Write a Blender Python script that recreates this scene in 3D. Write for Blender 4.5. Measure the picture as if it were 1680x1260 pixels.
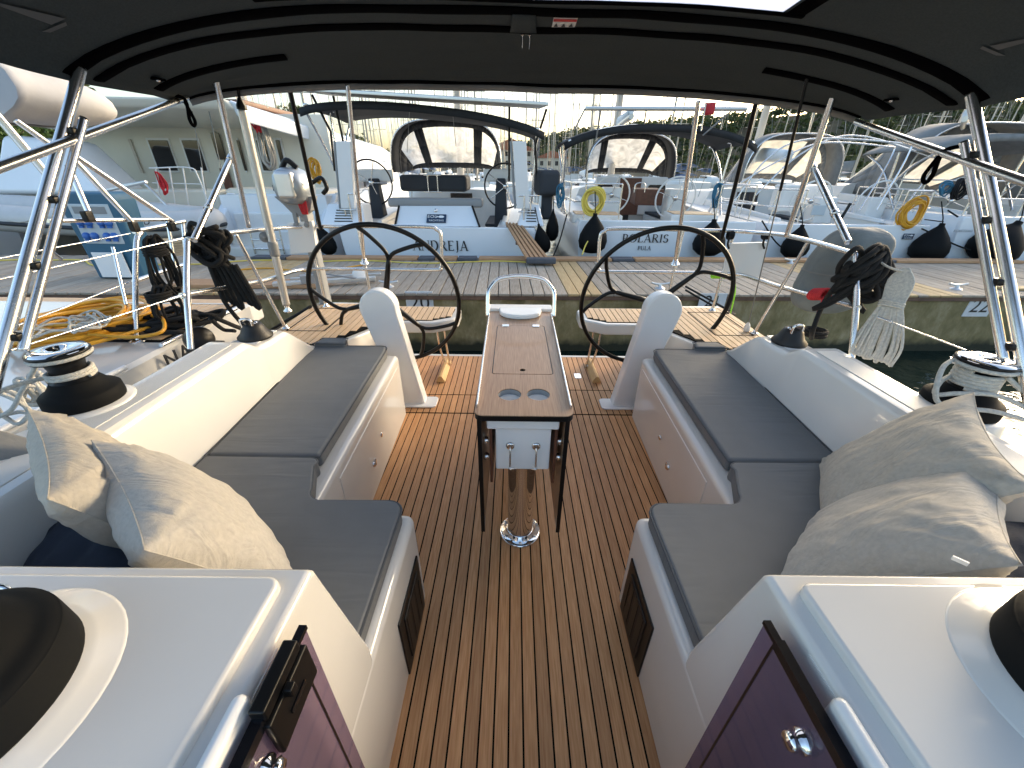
import bpy, bmesh, math, random
from mathutils import Vector as V, Matrix, noise as mnoise
R = math.radians
random.seed(7)
for o in list(bpy.data.objects): bpy.data.objects.remove(o, do_unlink=True)
scn = bpy.context.scene
col = scn.collection

# ------------------------------------------------------------------ camera, sky, sun, exposure
CAMLOC = V((-0.047, 0.0, 1.45)); PITCH, YAW, ROLL, FPX = 28.7, -0.05, 0.6, 640.0
_p, _y, _r = R(PITCH), R(YAW), R(ROLL)
FW = V((math.sin(_y)*math.cos(_p), math.cos(_y)*math.cos(_p), -math.sin(_p)))
RT0 = V((math.cos(_y), -math.sin(_y), 0)); UP0 = RT0.cross(FW)
RT = RT0*math.cos(_r) + UP0*math.sin(_r); UP = -RT0*math.sin(_r) + UP0*math.cos(_r)
camd = bpy.data.cameras.new('camera'); cam = bpy.data.objects.new('camera', camd); col.objects.link(cam)
camd.sensor_width = 36; camd.lens = 36*FPX/1680; camd.clip_start = 0.02; camd.clip_end = 3000
M3 = Matrix((RT, UP, -FW)).transposed()
cam.matrix_world = Matrix.Translation(CAMLOC) @ M3.to_4x4()
scn.camera = cam

SUN_EL, SUN_AZ = 13.0, 52.0          # azimuth measured from +Y (the way the camera looks) to +X
sdir = V((math.sin(R(SUN_AZ))*math.cos(R(SUN_EL)), math.cos(R(SUN_AZ))*math.cos(R(SUN_EL)), math.sin(R(SUN_EL))))
wld = bpy.data.worlds.new('World'); scn.world = wld; wld.use_nodes = True
wn = wld.node_tree; bg = wn.nodes['Background']
sky = wn.nodes.new('ShaderNodeTexSky'); sky.sky_type = 'NISHITA'; sky.sun_disc = False
sky.sun_elevation = R(SUN_EL); sky.sun_rotation = R(SUN_AZ); sky.air_density = 1.0; sky.dust_density = 3.6; sky.ozone_density = 1.0
wn.links.new(sky.outputs[0], bg.inputs[0]); bg.inputs[1].default_value = 0.15
sund = bpy.data.lights.new('sun', 'SUN'); sund.energy = 0.5; sund.angle = R(20); sund.color = (1.0, 0.90, 0.75)
sun = bpy.data.objects.new('sun', sund); col.objects.link(sun)
sun.rotation_euler = sdir.to_track_quat('Z', 'Y').to_euler()
scn.view_settings.view_transform = 'Standard'; scn.view_settings.look = 'None'
scn.view_settings.exposure = 1.9; scn.view_settings.gamma = 1.0; scn.view_settings.use_curve_mapping = False

def Q(px, py, x=None, y=None, z=None):
    """point on the ray of a photo pixel, at a known world x, y or z"""
    d = FW*FPX + RT*(px-840) + UP*(630-py)
    if x is not None: t = (x-CAMLOC.x)/d.x
    elif y is not None: t = (y-CAMLOC.y)/d.y
    else: t = (z-CAMLOC.z)/d.z
    return CAMLOC + d*t

# ------------------------------------------------------------------ materials
MATS = {}
def mat(name, color, rough=0.5, metal=0.0, var=0.0, vscale=6.0, bump=0.0, bscale=40.0, coat=0.0, objvar=0.0,
        stretch=None, color2=None, spec=0.5, transl=0.0, alpha=1.0, trans=0.0, detail=6.0, rvar=0.0):
    m = bpy.data.materials.new(name); m.use_nodes = True; nt = m.node_tree; L = nt.links
    b = nt.nodes['Principled BSDF']
    b.inputs['Base Color'].default_value = (*color, 1); b.inputs['Roughness'].default_value = rough
    b.inputs['Metallic'].default_value = metal; b.inputs['Coat Weight'].default_value = coat
    b.inputs['Specular IOR Level'].default_value = spec
    b.inputs['Transmission Weight'].default_value = trans
    b.inputs['Alpha'].default_value = alpha
    tc = nt.nodes.new('ShaderNodeTexCoord'); src = tc.outputs['Object']
    if stretch:
        mp = nt.nodes.new('ShaderNodeMapping'); mp.inputs['Scale'].default_value = stretch
        L.new(src, mp.inputs[0]); src = mp.outputs[0]
        if objvar:
            oi = nt.nodes.new('ShaderNodeObjectInfo'); ad = nt.nodes.new('ShaderNodeVectorMath'); ad.operation = 'ADD'
            ml = nt.nodes.new('ShaderNodeMath'); ml.operation = 'MULTIPLY'; ml.inputs[1].default_value = 60
            L.new(oi.outputs['Random'], ml.inputs[0]); L.new(src, ad.inputs[0]); L.new(ml.outputs[0], ad.inputs[1]); src = ad.outputs[0]
    last = None
    if var or color2:
        n = nt.nodes.new('ShaderNodeTexNoise'); n.inputs['Scale'].default_value = vscale; n.inputs['Detail'].default_value = detail
        L.new(src, n.inputs['Vector'])
        rp = nt.nodes.new('ShaderNodeValToRGB'); rp.color_ramp.elements[0].position = 0.32; rp.color_ramp.elements[1].position = 0.68
        c2 = color2 or tuple(min(1, c*(1+var)) for c in color); c1 = color if color2 else tuple(c*(1-var) for c in color)
        rp.color_ramp.elements[0].color = (*c1, 1); rp.color_ramp.elements[1].color = (*c2, 1)
        L.new(n.outputs['Fac'], rp.inputs[0]); last = rp.outputs[0]
        if rvar:
            mr = nt.nodes.new('ShaderNodeMapRange'); mr.inputs[3].default_value = max(0.02, rough-rvar); mr.inputs[4].default_value = min(1, rough+rvar)
            L.new(n.outputs['Fac'], mr.inputs[0]); L.new(mr.outputs[0], b.inputs['Roughness'])
    if objvar:
        oi2 = nt.nodes.new('ShaderNodeObjectInfo'); mr = nt.nodes.new('ShaderNodeMapRange')
        mr.inputs[3].default_value = 1-objvar; mr.inputs[4].default_value = 1+objvar
        L.new(oi2.outputs['Random'], mr.inputs[0])
        hs = nt.nodes.new('ShaderNodeHueSaturation')
        if last: L.new(last, hs.inputs['Color'])
        else: hs.inputs['Color'].default_value = (*color, 1)
        L.new(mr.outputs[0], hs.inputs['Value']); last = hs.outputs[0]
    if last: L.new(last, b.inputs['Base Color'])
    if bump:
        n2 = nt.nodes.new('ShaderNodeTexNoise'); n2.inputs['Scale'].default_value = bscale; n2.inputs['Detail'].default_value = 4
        L.new(src, n2.inputs['Vector'])
        bp = nt.nodes.new('ShaderNodeBump'); bp.inputs['Strength'].default_value = bump; bp.inputs['Distance'].default_value = 0.01
        L.new(n2.outputs['Fac'], bp.inputs['Height']); L.new(bp.outputs[0], b.inputs['Normal'])
    if transl:
        out = nt.nodes['Material Output']; t = nt.nodes.new('ShaderNodeBsdfTranslucent'); mx = nt.nodes.new('ShaderNodeMixShader')
        t.inputs[0].default_value = (*color, 1)
        if last: L.new(last, t.inputs[0])
        mx.inputs[0].default_value = transl
        L.new(b.outputs[0], mx.inputs[1]); L.new(t.outputs[0], mx.inputs[2]); L.new(mx.outputs[0], out.inputs[0])
    MATS[name] = m
    return m
def clear_mat(name, color, fac, rough=0.1, noise=0.0):
    """clear vinyl / acrylic: transparent mixed with a glossy film"""
    m = bpy.data.materials.new(name); m.use_nodes = True; nt = m.node_tree; L = nt.links
    b = nt.nodes['Principled BSDF']; out = nt.nodes['Material Output']
    b.inputs['Base Color'].default_value = (*color, 1); b.inputs['Roughness'].default_value = rough
    t = nt.nodes.new('ShaderNodeBsdfTransparent'); t.inputs[0].default_value = (*color, 1) if fac < .5 else (1, 1, 1, 1)
    mx = nt.nodes.new('ShaderNodeMixShader'); mx.inputs[0].default_value = fac
    if noise:
        tc = nt.nodes.new('ShaderNodeTexCoord'); n = nt.nodes.new('ShaderNodeTexNoise'); n.inputs['Scale'].default_value = 3.5; n.inputs['Detail'].default_value = 7
        n.inputs['Distortion'].default_value = 1.5
        L.new(tc.outputs['Object'], n.inputs['Vector'])
        mr = nt.nodes.new('ShaderNodeMapRange'); mr.inputs[1].default_value = .3; mr.inputs[2].default_value = .7
        mr.inputs[3].default_value = fac-noise; mr.inputs[4].default_value = fac+noise
        L.new(n.outputs['Fac'], mr.inputs[0]); L.new(mr.outputs[0], mx.inputs[0])
        bp = nt.nodes.new('ShaderNodeBump'); bp.inputs['Strength'].default_value = .5; bp.inputs['Distance'].default_value = .05
        L.new(n.outputs['Fac'], bp.inputs['Height']); L.new(bp.outputs[0], b.inputs['Normal'])
    tl = nt.nodes.new('ShaderNodeBsdfTranslucent'); tl.inputs[0].default_value = (*color, 1); m2 = nt.nodes.new('ShaderNodeMixShader'); m2.inputs[0].default_value = .6
    L.new(b.outputs[0], m2.inputs[1]); L.new(tl.outputs[0], m2.inputs[2])
    L.new(t.outputs[0], mx.inputs[1]); L.new(m2.outputs[0], mx.inputs[2]); L.new(mx.outputs[0], out.inputs[0])
    MATS[name] = m; return m

mat('gelcoat', (.66, .65, .625), .16, var=.03, vscale=3, coat=.35, rvar=.05, bump=.015, bscale=2.5)
mat('gelcoat_cool', (.74, .75, .76), .22, var=.04, vscale=3, coat=.25, rvar=.06)
mat('nonskid', (.60, .60, .58), .55, var=.05, vscale=4, bump=.25, bscale=420)
mat('teak', (.42, .20, .078), .5, color2=(.57, .315, .145), vscale=5, stretch=(42, 2.2, 42), objvar=.16, bump=.12, bscale=7, detail=8)
mat('teak_pale', (.54, .36, .20), .55, color2=(.68, .49, .31), vscale=5, stretch=(42, 2.2, 42), objvar=.10, bump=.1, bscale=7, detail=8)
mat('caulk', (.003, .003, .003), .8, spec=.1)
mat('cushion', (.138, .147, .155), .75, var=.03, vscale=14, bump=.12, bscale=900)
mat('piping', (.085, .092, .10), .75)
mat('linen', (.44, .415, .375), .9, var=.07, vscale=90, bump=.25, bscale=600)
mat('linen_warm', (.43, .395, .34), .9, var=.07, vscale=90, bump=.25, bscale=600)
mat('navy', (.010, .016, .032), .85, var=.1, vscale=40, bump=.2, bscale=300)
mat('bimini', (.052, .062, .066), .9, spec=.15, var=.10, vscale=160, bump=.2, bscale=500)
mat('binding', (.002, .002, .0025), .95, bump=.1, bscale=300, spec=.02)
mat('mark_grey', (.10, .105, .11), .8)
mat('steel', (.76, .755, .75), .26, metal=1, var=.06, vscale=8, rvar=.05)
mat('chrome', (.80, .79, .78), .05, metal=1)
mat('alu', (.66, .66, .65), .38, metal=.85, var=.04, vscale=10)
mat('black', (.004, .004, .0045), .35, spec=.3, var=.1, vscale=20)
mat('black_matte', (.006, .0065, .007), .5, bump=.05, bscale=150)
mat('rubber', (.006, .0065, .007), .7, bump=.03, bscale=60, spec=.12)
mat('rope_black', (.006, .006, .0065), .9, bump=.5, bscale=250)
mat('rope_white', (.60, .58, .52), .9, color2=(.42, .42, .40), vscale=110, bump=.5, bscale=260)
mat('rope_red', (.55, .03, .04), .85, bump=.4, bscale=220)
mat('rope_yellow', (.75, .60, .12), .8, bump=.3, bscale=220)
mat('rope_green', (.35, .80, .05), .8)
mat('rope_blue', (.04, .16, .26), .85)
mat('hose', (.62, .30, .015), .42, var=.06, vscale=12)
mat('table_wood', (.26, .15, .085), .42, color2=(.40, .255, .155), vscale=5, stretch=(70, 2.0, 70), bump=.05, bscale=8, detail=8, coat=.15)
mat('wedge_wood', (.50, .30, .12), .6, color2=(.60, .40, .19), vscale=5, stretch=(40, 3, 40), bump=.1, bscale=8)
mat('white_plastic', (.78, .78, .77), .3, var=.02, vscale=5)
mat('white_paint', (.80, .81, .82), .35, var=.02, vscale=2)
mat('acrylic_edge', (.004, .004, .006), .25)
mat('dock_wood', (.27, .225, .175), .85, color2=(.42, .365, .30), vscale=4, stretch=(24, 1.3, 24), objvar=.16, bump=.35, bscale=6, detail=9)
mat('dock_new', (.40, .27, .13), .75, color2=(.52, .38, .20), vscale=4, stretch=(24, 1.3, 24), objvar=.10, bump=.25, bscale=6, detail=9)
mat('dock_edge', (.14, .085, .06), .8, var=.25, vscale=9, bump=.2, bscale=20)
mat('kerb_wood', (.36, .20, .10), .7, color2=(.48, .29, .16), vscale=4, stretch=(2, 30, 30), bump=.2, bscale=6)
mat('kerb_grey', (.08, .085, .10), .7, var=.1, vscale=8)
mat('hull_white', (.76, .80, .85), .2, var=.02, vscale=1.5, coat=.3)
mat('hull_shadow', (.76, .78, .78), .15, coat=.4)
mat('deck_white', (.74, .74, .73), .4, var=.04, vscale=3)
mat('cream', (.70, .67, .58), .35, var=.04, vscale=1.2)
mat('canvas_black', (.016, .018, .021), .85, var=.15, vscale=8, bump=.2, bscale=120)
mat('canvas_grey', (.20, .205, .205), .85, var=.1, vscale=8, bump=.25, bscale=40)
mat('canvas_pale', (.42, .42, .43), .85, var=.08, vscale=5, bump=.3, bscale=9)
mat('cover_grey', (.16, .18, .185), .8, var=.1, vscale=7, bump=.5, bscale=14)
mat('sailcover', (.62, .68, .72), .7, var=.06, vscale=4, bump=.3, bscale=9)
mat('seat_blue', (.03, .036, .046), .8)
mat('window_dark', (.012, .010, .014), .06, spec=.8)
mat('window_hull', (.02, .022, .026), .08)
mat('vent_dark', (.03, .03, .03), .6)
mat('pvc_grey', (.50, .51, .52), .45, var=.04, vscale=5)
mat('pedestal_blue', (.03, .115, .195), .45, var=.06, vscale=4)
mat('socket_blue', (.03, .13, .45), .4)
mat('panel_face', (.50, .56, .60), .4)
mat('brown_wood', (.12, .045, .025), .45, var=.2, vscale=12)
mat('letter', (.01, .011, .013), .4)
mat('letter_white', (.85, .85, .85), .4)
mat('sign_blue', (.016, .04, .085), .4)
mat('letter_red', (.55, .02, .02), .5)
mat('mast', (.62, .61, .57), .35, metal=.3, var=.05, vscale=3)
mat('mast_far', (.50, .46, .38), .6)
mat('wire', (.22, .22, .21), .4, metal=.6)
mat('far_white', (.72, .73, .72), .5, objvar=.12)
mat('far_blue', (.05, .10, .20), .6, objvar=.3)
mat('solar', (.012, .016, .03), .15, coat=.4)
mat('nav_grey', (.25, .26, .27), .5)
mat('soil', (.09, .075, .04), .95, var=.2, vscale=.2)
mat('trunk', (.09, .06, .04), .9)
mat('roof_tile', (.36, .12, .06), .8, var=.2, vscale=3)
mat('plaster', (.62, .55, .44), .85, var=.06, vscale=1)
mat('flag_red', (.5, .03, .04), .8); mat('flag_blue', (.03, .05, .3), .8)
mat('chain', (.35, .34, .32), .4, metal=.8)
mat('tan_deck', (.58, .52, .44), .5, var=.08, vscale=6)
mat('grey_plate', (.62, .64, .66), .5, var=.06, vscale=14)
mat('motor_silver', (.34, .38, .42), .3, metal=.5, var=.05, vscale=8)
mat('green_hose', (.02, .16, .12), .5)
clear_mat('vinyl', (.84, .84, .82), .62, .15, .2)
clear_mat('vinyl_warm', (.88, .83, .70), .78, .18, .16)
mat('skylight', (.78, .80, .86), .5, transl=.75, var=.05, vscale=18, bump=.3, bscale=30)
def acrylic():
    m = bpy.data.materials.new('acrylic_purple'); m.use_nodes = True; nt = m.node_tree; L = nt.links
    b = nt.nodes['Principled BSDF']; out = nt.nodes['Material Output']
    b.inputs['Base Color'].default_value = (.19, .15, .20, 1); b.inputs['Roughness'].default_value = .05
    t = nt.nodes.new('ShaderNodeBsdfTransparent'); t.inputs[0].default_value = (.62, .51, .63, 1)
    mx = nt.nodes.new('ShaderNodeMixShader'); mx.inputs[0].default_value = .42
    L.new(t.outputs[0], mx.inputs[1]); L.new(b.outputs[0], mx.inputs[2]); L.new(mx.outputs[0], out.inputs[0]); MATS['acrylic'] = m
acrylic()
def concrete():
    m = bpy.data.materials.new('dock_concrete'); m.use_nodes = True; nt = m.node_tree; L = nt.links; b = nt.nodes['Principled BSDF']
    b.inputs['Roughness'].default_value = .85
    tc = nt.nodes.new('ShaderNodeTexCoord'); mp = nt.nodes.new('ShaderNodeMapping'); mp.inputs['Scale'].default_value = (1.0, 1.0, .55)
    L.new(tc.outputs['Object'], mp.inputs[0])
    n = nt.nodes.new('ShaderNodeTexNoise'); n.inputs['Scale'].default_value = 3.2; n.inputs['Detail'].default_value = 10; n.inputs['Roughness'].default_value = .68
    L.new(mp.outputs[0], n.inputs['Vector'])
    rp = nt.nodes.new('ShaderNodeValToRGB'); e = rp.color_ramp.elements
    e[0].position = .30; e[0].color = (.10, .085, .032, 1); e[1].position = .72; e[1].color = (.40, .345, .225, 1)
    e2 = rp.color_ramp.elements.new(.5); e2.color = (.225, .185, .09, 1)
    L.new(n.outputs['Fac'], rp.inputs[0])
    # dark weed band close to the water line
    sp = nt.nodes.new('ShaderNodeSeparateXYZ'); L.new(tc.outputs['Object'], sp.inputs[0])
    n3 = nt.nodes.new('ShaderNodeTexNoise'); n3.inputs['Scale'].default_value = 6; L.new(tc.outputs['Object'], n3.inputs['Vector'])
    ad = nt.nodes.new('ShaderNodeMath'); ad.operation = 'MULTIPLY_ADD'; ad.inputs[1].default_value = .18; L.new(n3.outputs['Fac'], ad.inputs[0]); L.new(sp.outputs['Z'], ad.inputs[2])
    mr = nt.nodes.new('ShaderNodeMapRange'); mr.inputs[1].default_value = -.62; mr.inputs[2].default_value = -.50
    L.new(ad.outputs[0], mr.inputs[0])
    mx = nt.nodes.new('ShaderNodeMix'); mx.data_type = 'RGBA'; mx.inputs[6].default_value = (.018, .022, .012, 1)
    L.new(mr.outputs[0], mx.inputs[0]); L.new(rp.outputs[0], mx.inputs[7]); L.new(mx.outputs[2], b.inputs['Base Color'])
    bp = nt.nodes.new('ShaderNodeBump'); bp.inputs['Strength'].default_value = .6; bp.inputs['Distance'].default_value = .02
    L.new(n.outputs['Fac'], bp.inputs['Height']); L.new(bp.outputs[0], b.inputs['Normal']); MATS['dock_concrete'] = m
concrete()
def water_mat():
    m = bpy.data.materials.new('water'); m.use_nodes = True; nt = m.node_tree; L = nt.links; b = nt.nodes['Principled BSDF']
    b.inputs['Base Color'].default_value = (.006, .016, .013, 1); b.inputs['Roughness'].default_value = .04; b.inputs['IOR'].default_value = 1.33
    tc = nt.nodes.new('ShaderNodeTexCoord'); n = nt.nodes.new('ShaderNodeTexNoise'); n.inputs['Scale'].default_value = 2.4; n.inputs['Detail'].default_value = 4
    L.new(tc.outputs['Object'], n.inputs['Vector'])
    bp = nt.nodes.new('ShaderNodeBump'); bp.inputs['Strength'].default_value = .35; bp.inputs['Distance'].default_value = .12
    L.new(n.outputs['Fac'], bp.inputs['Height']); L.new(bp.outputs[0], b.inputs['Normal']); MATS['water'] = m
water_mat()
def leaf_mat(name, c1, c2, sc):
    m = bpy.data.materials.new(name); m.use_nodes = True; nt = m.node_tree; L = nt.links; b = nt.nodes['Principled BSDF']
    b.inputs['Roughness'].default_value = .75
    g = nt.nodes.new('ShaderNodeNewGeometry'); tc = nt.nodes.new('ShaderNodeTexCoord')
    n = nt.nodes.new('ShaderNodeTexNoise'); n.inputs['Scale'].default_value = sc; L.new(tc.outputs['Object'], n.inputs['Vector'])
    ad = nt.nodes.new('ShaderNodeMath'); ad.operation = 'MULTIPLY_ADD'; ad.inputs[1].default_value = .5; L.new(g.outputs['Random Per Island'], ad.inputs[0]); L.new(n.outputs['Fac'], ad.inputs[2])
    rp = nt.nodes.new('ShaderNodeValToRGB'); rp.color_ramp.elements[0].position = .45; rp.color_ramp.elements[1].position = .95
    rp.color_ramp.elements[0].color = (*c1, 1); rp.color_ramp.elements[1].color = (*c2, 1)
    L.new(ad.outputs[0], rp.inputs[0]); L.new(rp.outputs[0], b.inputs['Base Color'])
    out = nt.nodes['Material Output']; t = nt.nodes.new('ShaderNodeBsdfTranslucent'); mx = nt.nodes.new('ShaderNodeMixShader'); mx.inputs[0].default_value = .3
    L.new(rp.outputs[0], t.inputs[0]); L.new(b.outputs[0], mx.inputs[1]); L.new(t.outputs[0], mx.inputs[2]); L.new(mx.outputs[0], out.inputs[0]); MATS[name] = m
leaf_mat('wood_leaves', (.022, .038, .012), (.085, .105, .035), .06)
leaf_mat('bush_leaves', (.03, .07, .015), (.09, .15, .04), .8)
def cushion_wrinkle():
    """cushion cloth with drag wrinkles running across it"""
    m = MATS['cushion']; nt = m.node_tree; L = nt.links; b = nt.nodes['Principled BSDF']
    old = b.inputs['Normal'].links[0].from_socket
    tc = nt.nodes.new('ShaderNodeTexCoord'); mp = nt.nodes.new('ShaderNodeMapping'); mp.inputs['Scale'].default_value = (2.0, 15, 4); mp.inputs['Rotation'].default_value = (0, 0, .12)
    L.new(tc.outputs['Object'], mp.inputs[0]); n = nt.nodes.new('ShaderNodeTexNoise'); n.inputs['Scale'].default_value = 1.0; n.inputs['Detail'].default_value = 2; n.inputs['Distortion'].default_value = .6
    L.new(mp.outputs[0], n.inputs['Vector'])
    n2 = nt.nodes.new('ShaderNodeTexNoise'); n2.inputs['Scale'].default_value = 2.2; L.new(tc.outputs['Object'], n2.inputs['Vector'])
    mr = nt.nodes.new('ShaderNodeMapRange'); mr.inputs[1].default_value = .42; mr.inputs[2].default_value = .66; L.new(n2.outputs['Fac'], mr.inputs[0])
    mu = nt.nodes.new('ShaderNodeMath'); mu.operation = 'MULTIPLY'; L.new(n.outputs['Fac'], mu.inputs[0]); L.new(mr.outputs[0], mu.inputs[1])
    bp = nt.nodes.new('ShaderNodeBump'); bp.inputs['Strength'].default_value = .45; bp.inputs['Distance'].default_value = .02
    L.new(mu.outputs[0], bp.inputs['Height']); L.new(old, bp.inputs['Normal']); L.new(bp.outputs[0], b.inputs['Normal'])
cushion_wrinkle()
def crease(name, sc, st):
    m = MATS[name]; nt = m.node_tree; L = nt.links; b = nt.nodes['Principled BSDF']; old = b.inputs['Normal'].links[0].from_socket
    tc = nt.nodes.new('ShaderNodeTexCoord'); mp = nt.nodes.new('ShaderNodeMapping'); mp.inputs['Scale'].default_value = sc; mp.inputs['Rotation'].default_value = (.3, .2, .6)
    L.new(tc.outputs['Object'], mp.inputs[0]); n = nt.nodes.new('ShaderNodeTexNoise'); n.inputs['Scale'].default_value = 1; n.inputs['Detail'].default_value = 3; n.inputs['Distortion'].default_value = 1.2
    L.new(mp.outputs[0], n.inputs['Vector']); bp = nt.nodes.new('ShaderNodeBump'); bp.inputs['Strength'].default_value = st; bp.inputs['Distance'].default_value = .03
    L.new(n.outputs['Fac'], bp.inputs['Height']); L.new(old, bp.inputs['Normal']); L.new(bp.outputs[0], b.inputs['Normal'])
crease('linen', (4, 13, 7), .5); crease('linen_warm', (5, 12, 8), .5); crease('cover_grey', (3, 9, 4), .6)

# ------------------------------------------------------------------ mesh helpers
def frame_of(d):
    d = d.normalized(); a = V((0, 0, 1)) if abs(d.z) < .9 else V((1, 0, 0))
    u = d.cross(a).normalized(); return u, d.cross(u).normalized()
def smooth_path(pts, n=6, closed=False):
    pts = [V(p) for p in pts]; out = []; k = len(pts)
    rng = range(k if closed else k-1)
    for i in rng:
        p1, p2 = pts[i], pts[(i+1) % k]
        p0 = pts[i-1] if (i > 0 or closed) else p1*2-p2
        p3 = pts[(i+2) % k] if (i+2 < k or closed) else p2*2-p1
        for j in range(n):
            t = j/n
            out.append(.5*((2*p1)+(p2-p0)*t+(2*p0-5*p1+4*p2-p3)*t*t+(3*p1-p0-3*p2+p3)*t**3))
    if not closed: out.append(pts[-1])
    return out
class MB:
    def __init__(s): s.v = []; s.f = []; s.sm = []
    def add(s, vs, fs, smooth=False):
        o = len(s.v); s.v += [V(p) for p in vs]
        for f in fs: s.f.append([i+o for i in f]); s.sm.append(smooth)
        return s
    def box(s, c, d, rz=0, rx=0, ry=0, m=None):
        x, y, z = [k/2 for k in d]
        vs = [V((a*x, b*y, e*z)) for e in (-1, 1) for b in (-1, 1) for a in (-1, 1)]
        rot = m if m else (Matrix.Rotation(rz, 3, 'Z') @ Matrix.Rotation(ry, 3, 'Y') @ Matrix.Rotation(rx, 3, 'X'))
        return s.add([rot @ p + V(c) for p in vs], [(0, 2, 3, 1), (4, 5, 7, 6), (0, 1, 5, 4), (2, 6, 7, 3), (0, 4, 6, 2), (1, 3, 7, 5)])
    def bb(s, x0, x1, y0, y1, z0, z1):
        return s.box(((x0+x1)/2, (y0+y1)/2, (z0+z1)/2), (abs(x1-x0), abs(y1-y0), abs(z1-z0)))
    def hexa(s, b, t):
        """8 corner block: 4 bottom points, 4 top points (same order)"""
        return s.add(list(b)+list(t), [(3, 2, 1, 0), (4, 5, 6, 7), (0, 1, 5, 4), (1, 2, 6, 5), (2, 3, 7, 6), (3, 0, 4, 7)])
    def prism(s, poly, ext, axis='z'):
        """closed polygon (list of 2D) pushed from ext[0] to ext[1] along an axis"""
        def mk(p, h):
            return V((p[0], p[1], h)) if axis == 'z' else (V((h, p[0], p[1])) if axis == 'x' else V((p[0], h, p[1])))
        n = len(poly); vs = [mk(p, ext[0]) for p in poly]+[mk(p, ext[1]) for p in poly]
        fs = [list(range(n))[::-1], list(range(n, 2*n))]+[(i, (i+1) % n, n+(i+1) % n, n+i) for i in range(n)]
        return s.add(vs, fs)
    def tube(s, pts, r, seg=8, closed=False, cap=True, r1=None):
        pts = [V(p) for p in pts]
        if len(pts) < 2: return s
        if cap and not closed and r1 is None:      # support rings so that the end caps do not bend the shading of the whole tube
            a, b = pts[1]-pts[0], pts[-2]-pts[-1]; e = min(r*.6, a.length*.3, b.length*.3)
            pts = [pts[0], pts[0]+a.normalized()*e]+pts[1:-1]+[pts[-1]+b.normalized()*e, pts[-1]]
        n = len(pts)
        vs = []; u = None
        for i, p in enumerate(pts):
            if closed: d = pts[(i+1) % n]-pts[i-1]
            else: d = pts[min(i+1, n-1)]-pts[max(i-1, 0)]
            if d.length < 1e-9: d = V((0, 0, 1))
            d.normalize()
            if u is None: u, w = frame_of(d)
            else:
                u = (u-d*u.dot(d))
                if u.length < 1e-6: u, w = frame_of(d)
                u.normalize()
            w = d.cross(u); rr = r if r1 is None else r+(r1-r)*i/(n-1)
            for k in range(seg):
                a = 2*math.pi*k/seg; vs.append(p+u*(rr*math.cos(a))+w*(rr*math.sin(a)))
        fs = []
        for i in range(n if closed else n-1):
            j = (i+1) % n
            for k in range(seg): fs.append((i*seg+k, i*seg+(k+1) % seg, j*seg+(k+1) % seg, j*seg+k))
        s.add(vs, fs, True)
        if cap and not closed:
            o = len(s.v)-len(vs); s.f.append([o+k for k in range(seg)][::-1]); s.sm.append(False)
            s.f.append([o+(n-1)*seg+k for k in range(seg)]); s.sm.append(False)
        return s
    def lathe(s, prof, c=(0, 0, 0), axis=(0, 0, 1), seg=24, smooth=True):
        """profile list of (radius, height along axis)"""
        ax = V(axis).normalized(); u, w = frame_of(ax); c = V(c); vs = []
        for r, h in prof:
            for k in range(seg):
                a = 2*math.pi*k/seg; vs.append(c+ax*h+(u*math.cos(a)+w*math.sin(a))*max(r, 1e-5))
        fs = []
        for i in range(len(prof)-1):
            for k in range(seg): fs.append((i*seg+k, i*seg+(k+1) % seg, (i+1)*seg+(k+1) % seg, (i+1)*seg+k))
        return s.add(vs, fs, smooth)
    def grid(s, fn, nu, nv, smooth=True, skip=None):
        vs = [fn(i/nu, j/nv) for j in range(nv+1) for i in range(nu+1)]
        fs = [(j*(nu+1)+i, j*(nu+1)+i+1, (j+1)*(nu+1)+i+1, (j+1)*(nu+1)+i) for j in range(nv) for i in range(nu) if not (skip and skip(i, j))]
        return s.add(vs, fs, smooth)
    def loft(s, rings, closed=True, cap=True, smooth=True):
        n = len(rings[0]); vs = [p for r in rings for p in r]; fs = []
        for i in range(len(rings)-1):
            for k in range(n if closed else n-1):
                fs.append((i*n+k, i*n+(k+1) % n, (i+1)*n+(k+1) % n, (i+1)*n+k))
        s.add(vs, fs, smooth)
        if cap:
            o = len(s.v)-len(vs); s.f.append([o+k for k in range(n)][::-1]); s.sm.append(False)
            s.f.append([o+(len(rings)-1)*n+k for k in range(n)]); s.sm.append(False)
        return s
    def mesh(s, name, m):
        me = bpy.data.meshes.new(name); me.from_pydata([tuple(p) for p in s.v], [], s.f)
        me.polygons.foreach_set('use_smooth', s.sm); me.materials.append(MATS[m] if isinstance(m, str) else m)
        bm = bmesh.new(); bm.from_mesh(me); bmesh.ops.recalc_face_normals(bm, faces=bm.faces); bm.to_mesh(me); bm.free()
        me.update(); return me
    def build(s, name, m, parent=None, bevel=0, seg=2, solid=0, sub=0, kind=None, label=None, weld=False):
        o = bpy.data.objects.new(name, s.mesh(name, m)); col.objects.link(o)
        if parent is not None: put(o, parent)
        if weld:
            md = o.modifiers.new('weld', 'WELD'); md.merge_threshold = .0004
        if solid:
            md = o.modifiers.new('solid', 'SOLIDIFY'); md.thickness = solid; md.offset = 0
        if sub:
            md = o.modifiers.new('sub', 'SUBSURF'); md.levels = sub; md.render_levels = sub
        if bevel:
            md = o.modifiers.new('bevel', 'BEVEL'); md.width = bevel; md.segments = seg; md.limit_method = 'ANGLE'; md.angle_limit = R(38)
            md.harden_normals = False
            for p in o.data.polygons: p.use_smooth = True
            es = o.modifiers.new('wn', 'WEIGHTED_NORMAL'); es.keep_sharp = True
        if kind: o['kind'] = kind
        if label: o['label'] = label
        return o
WM = {}
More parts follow.
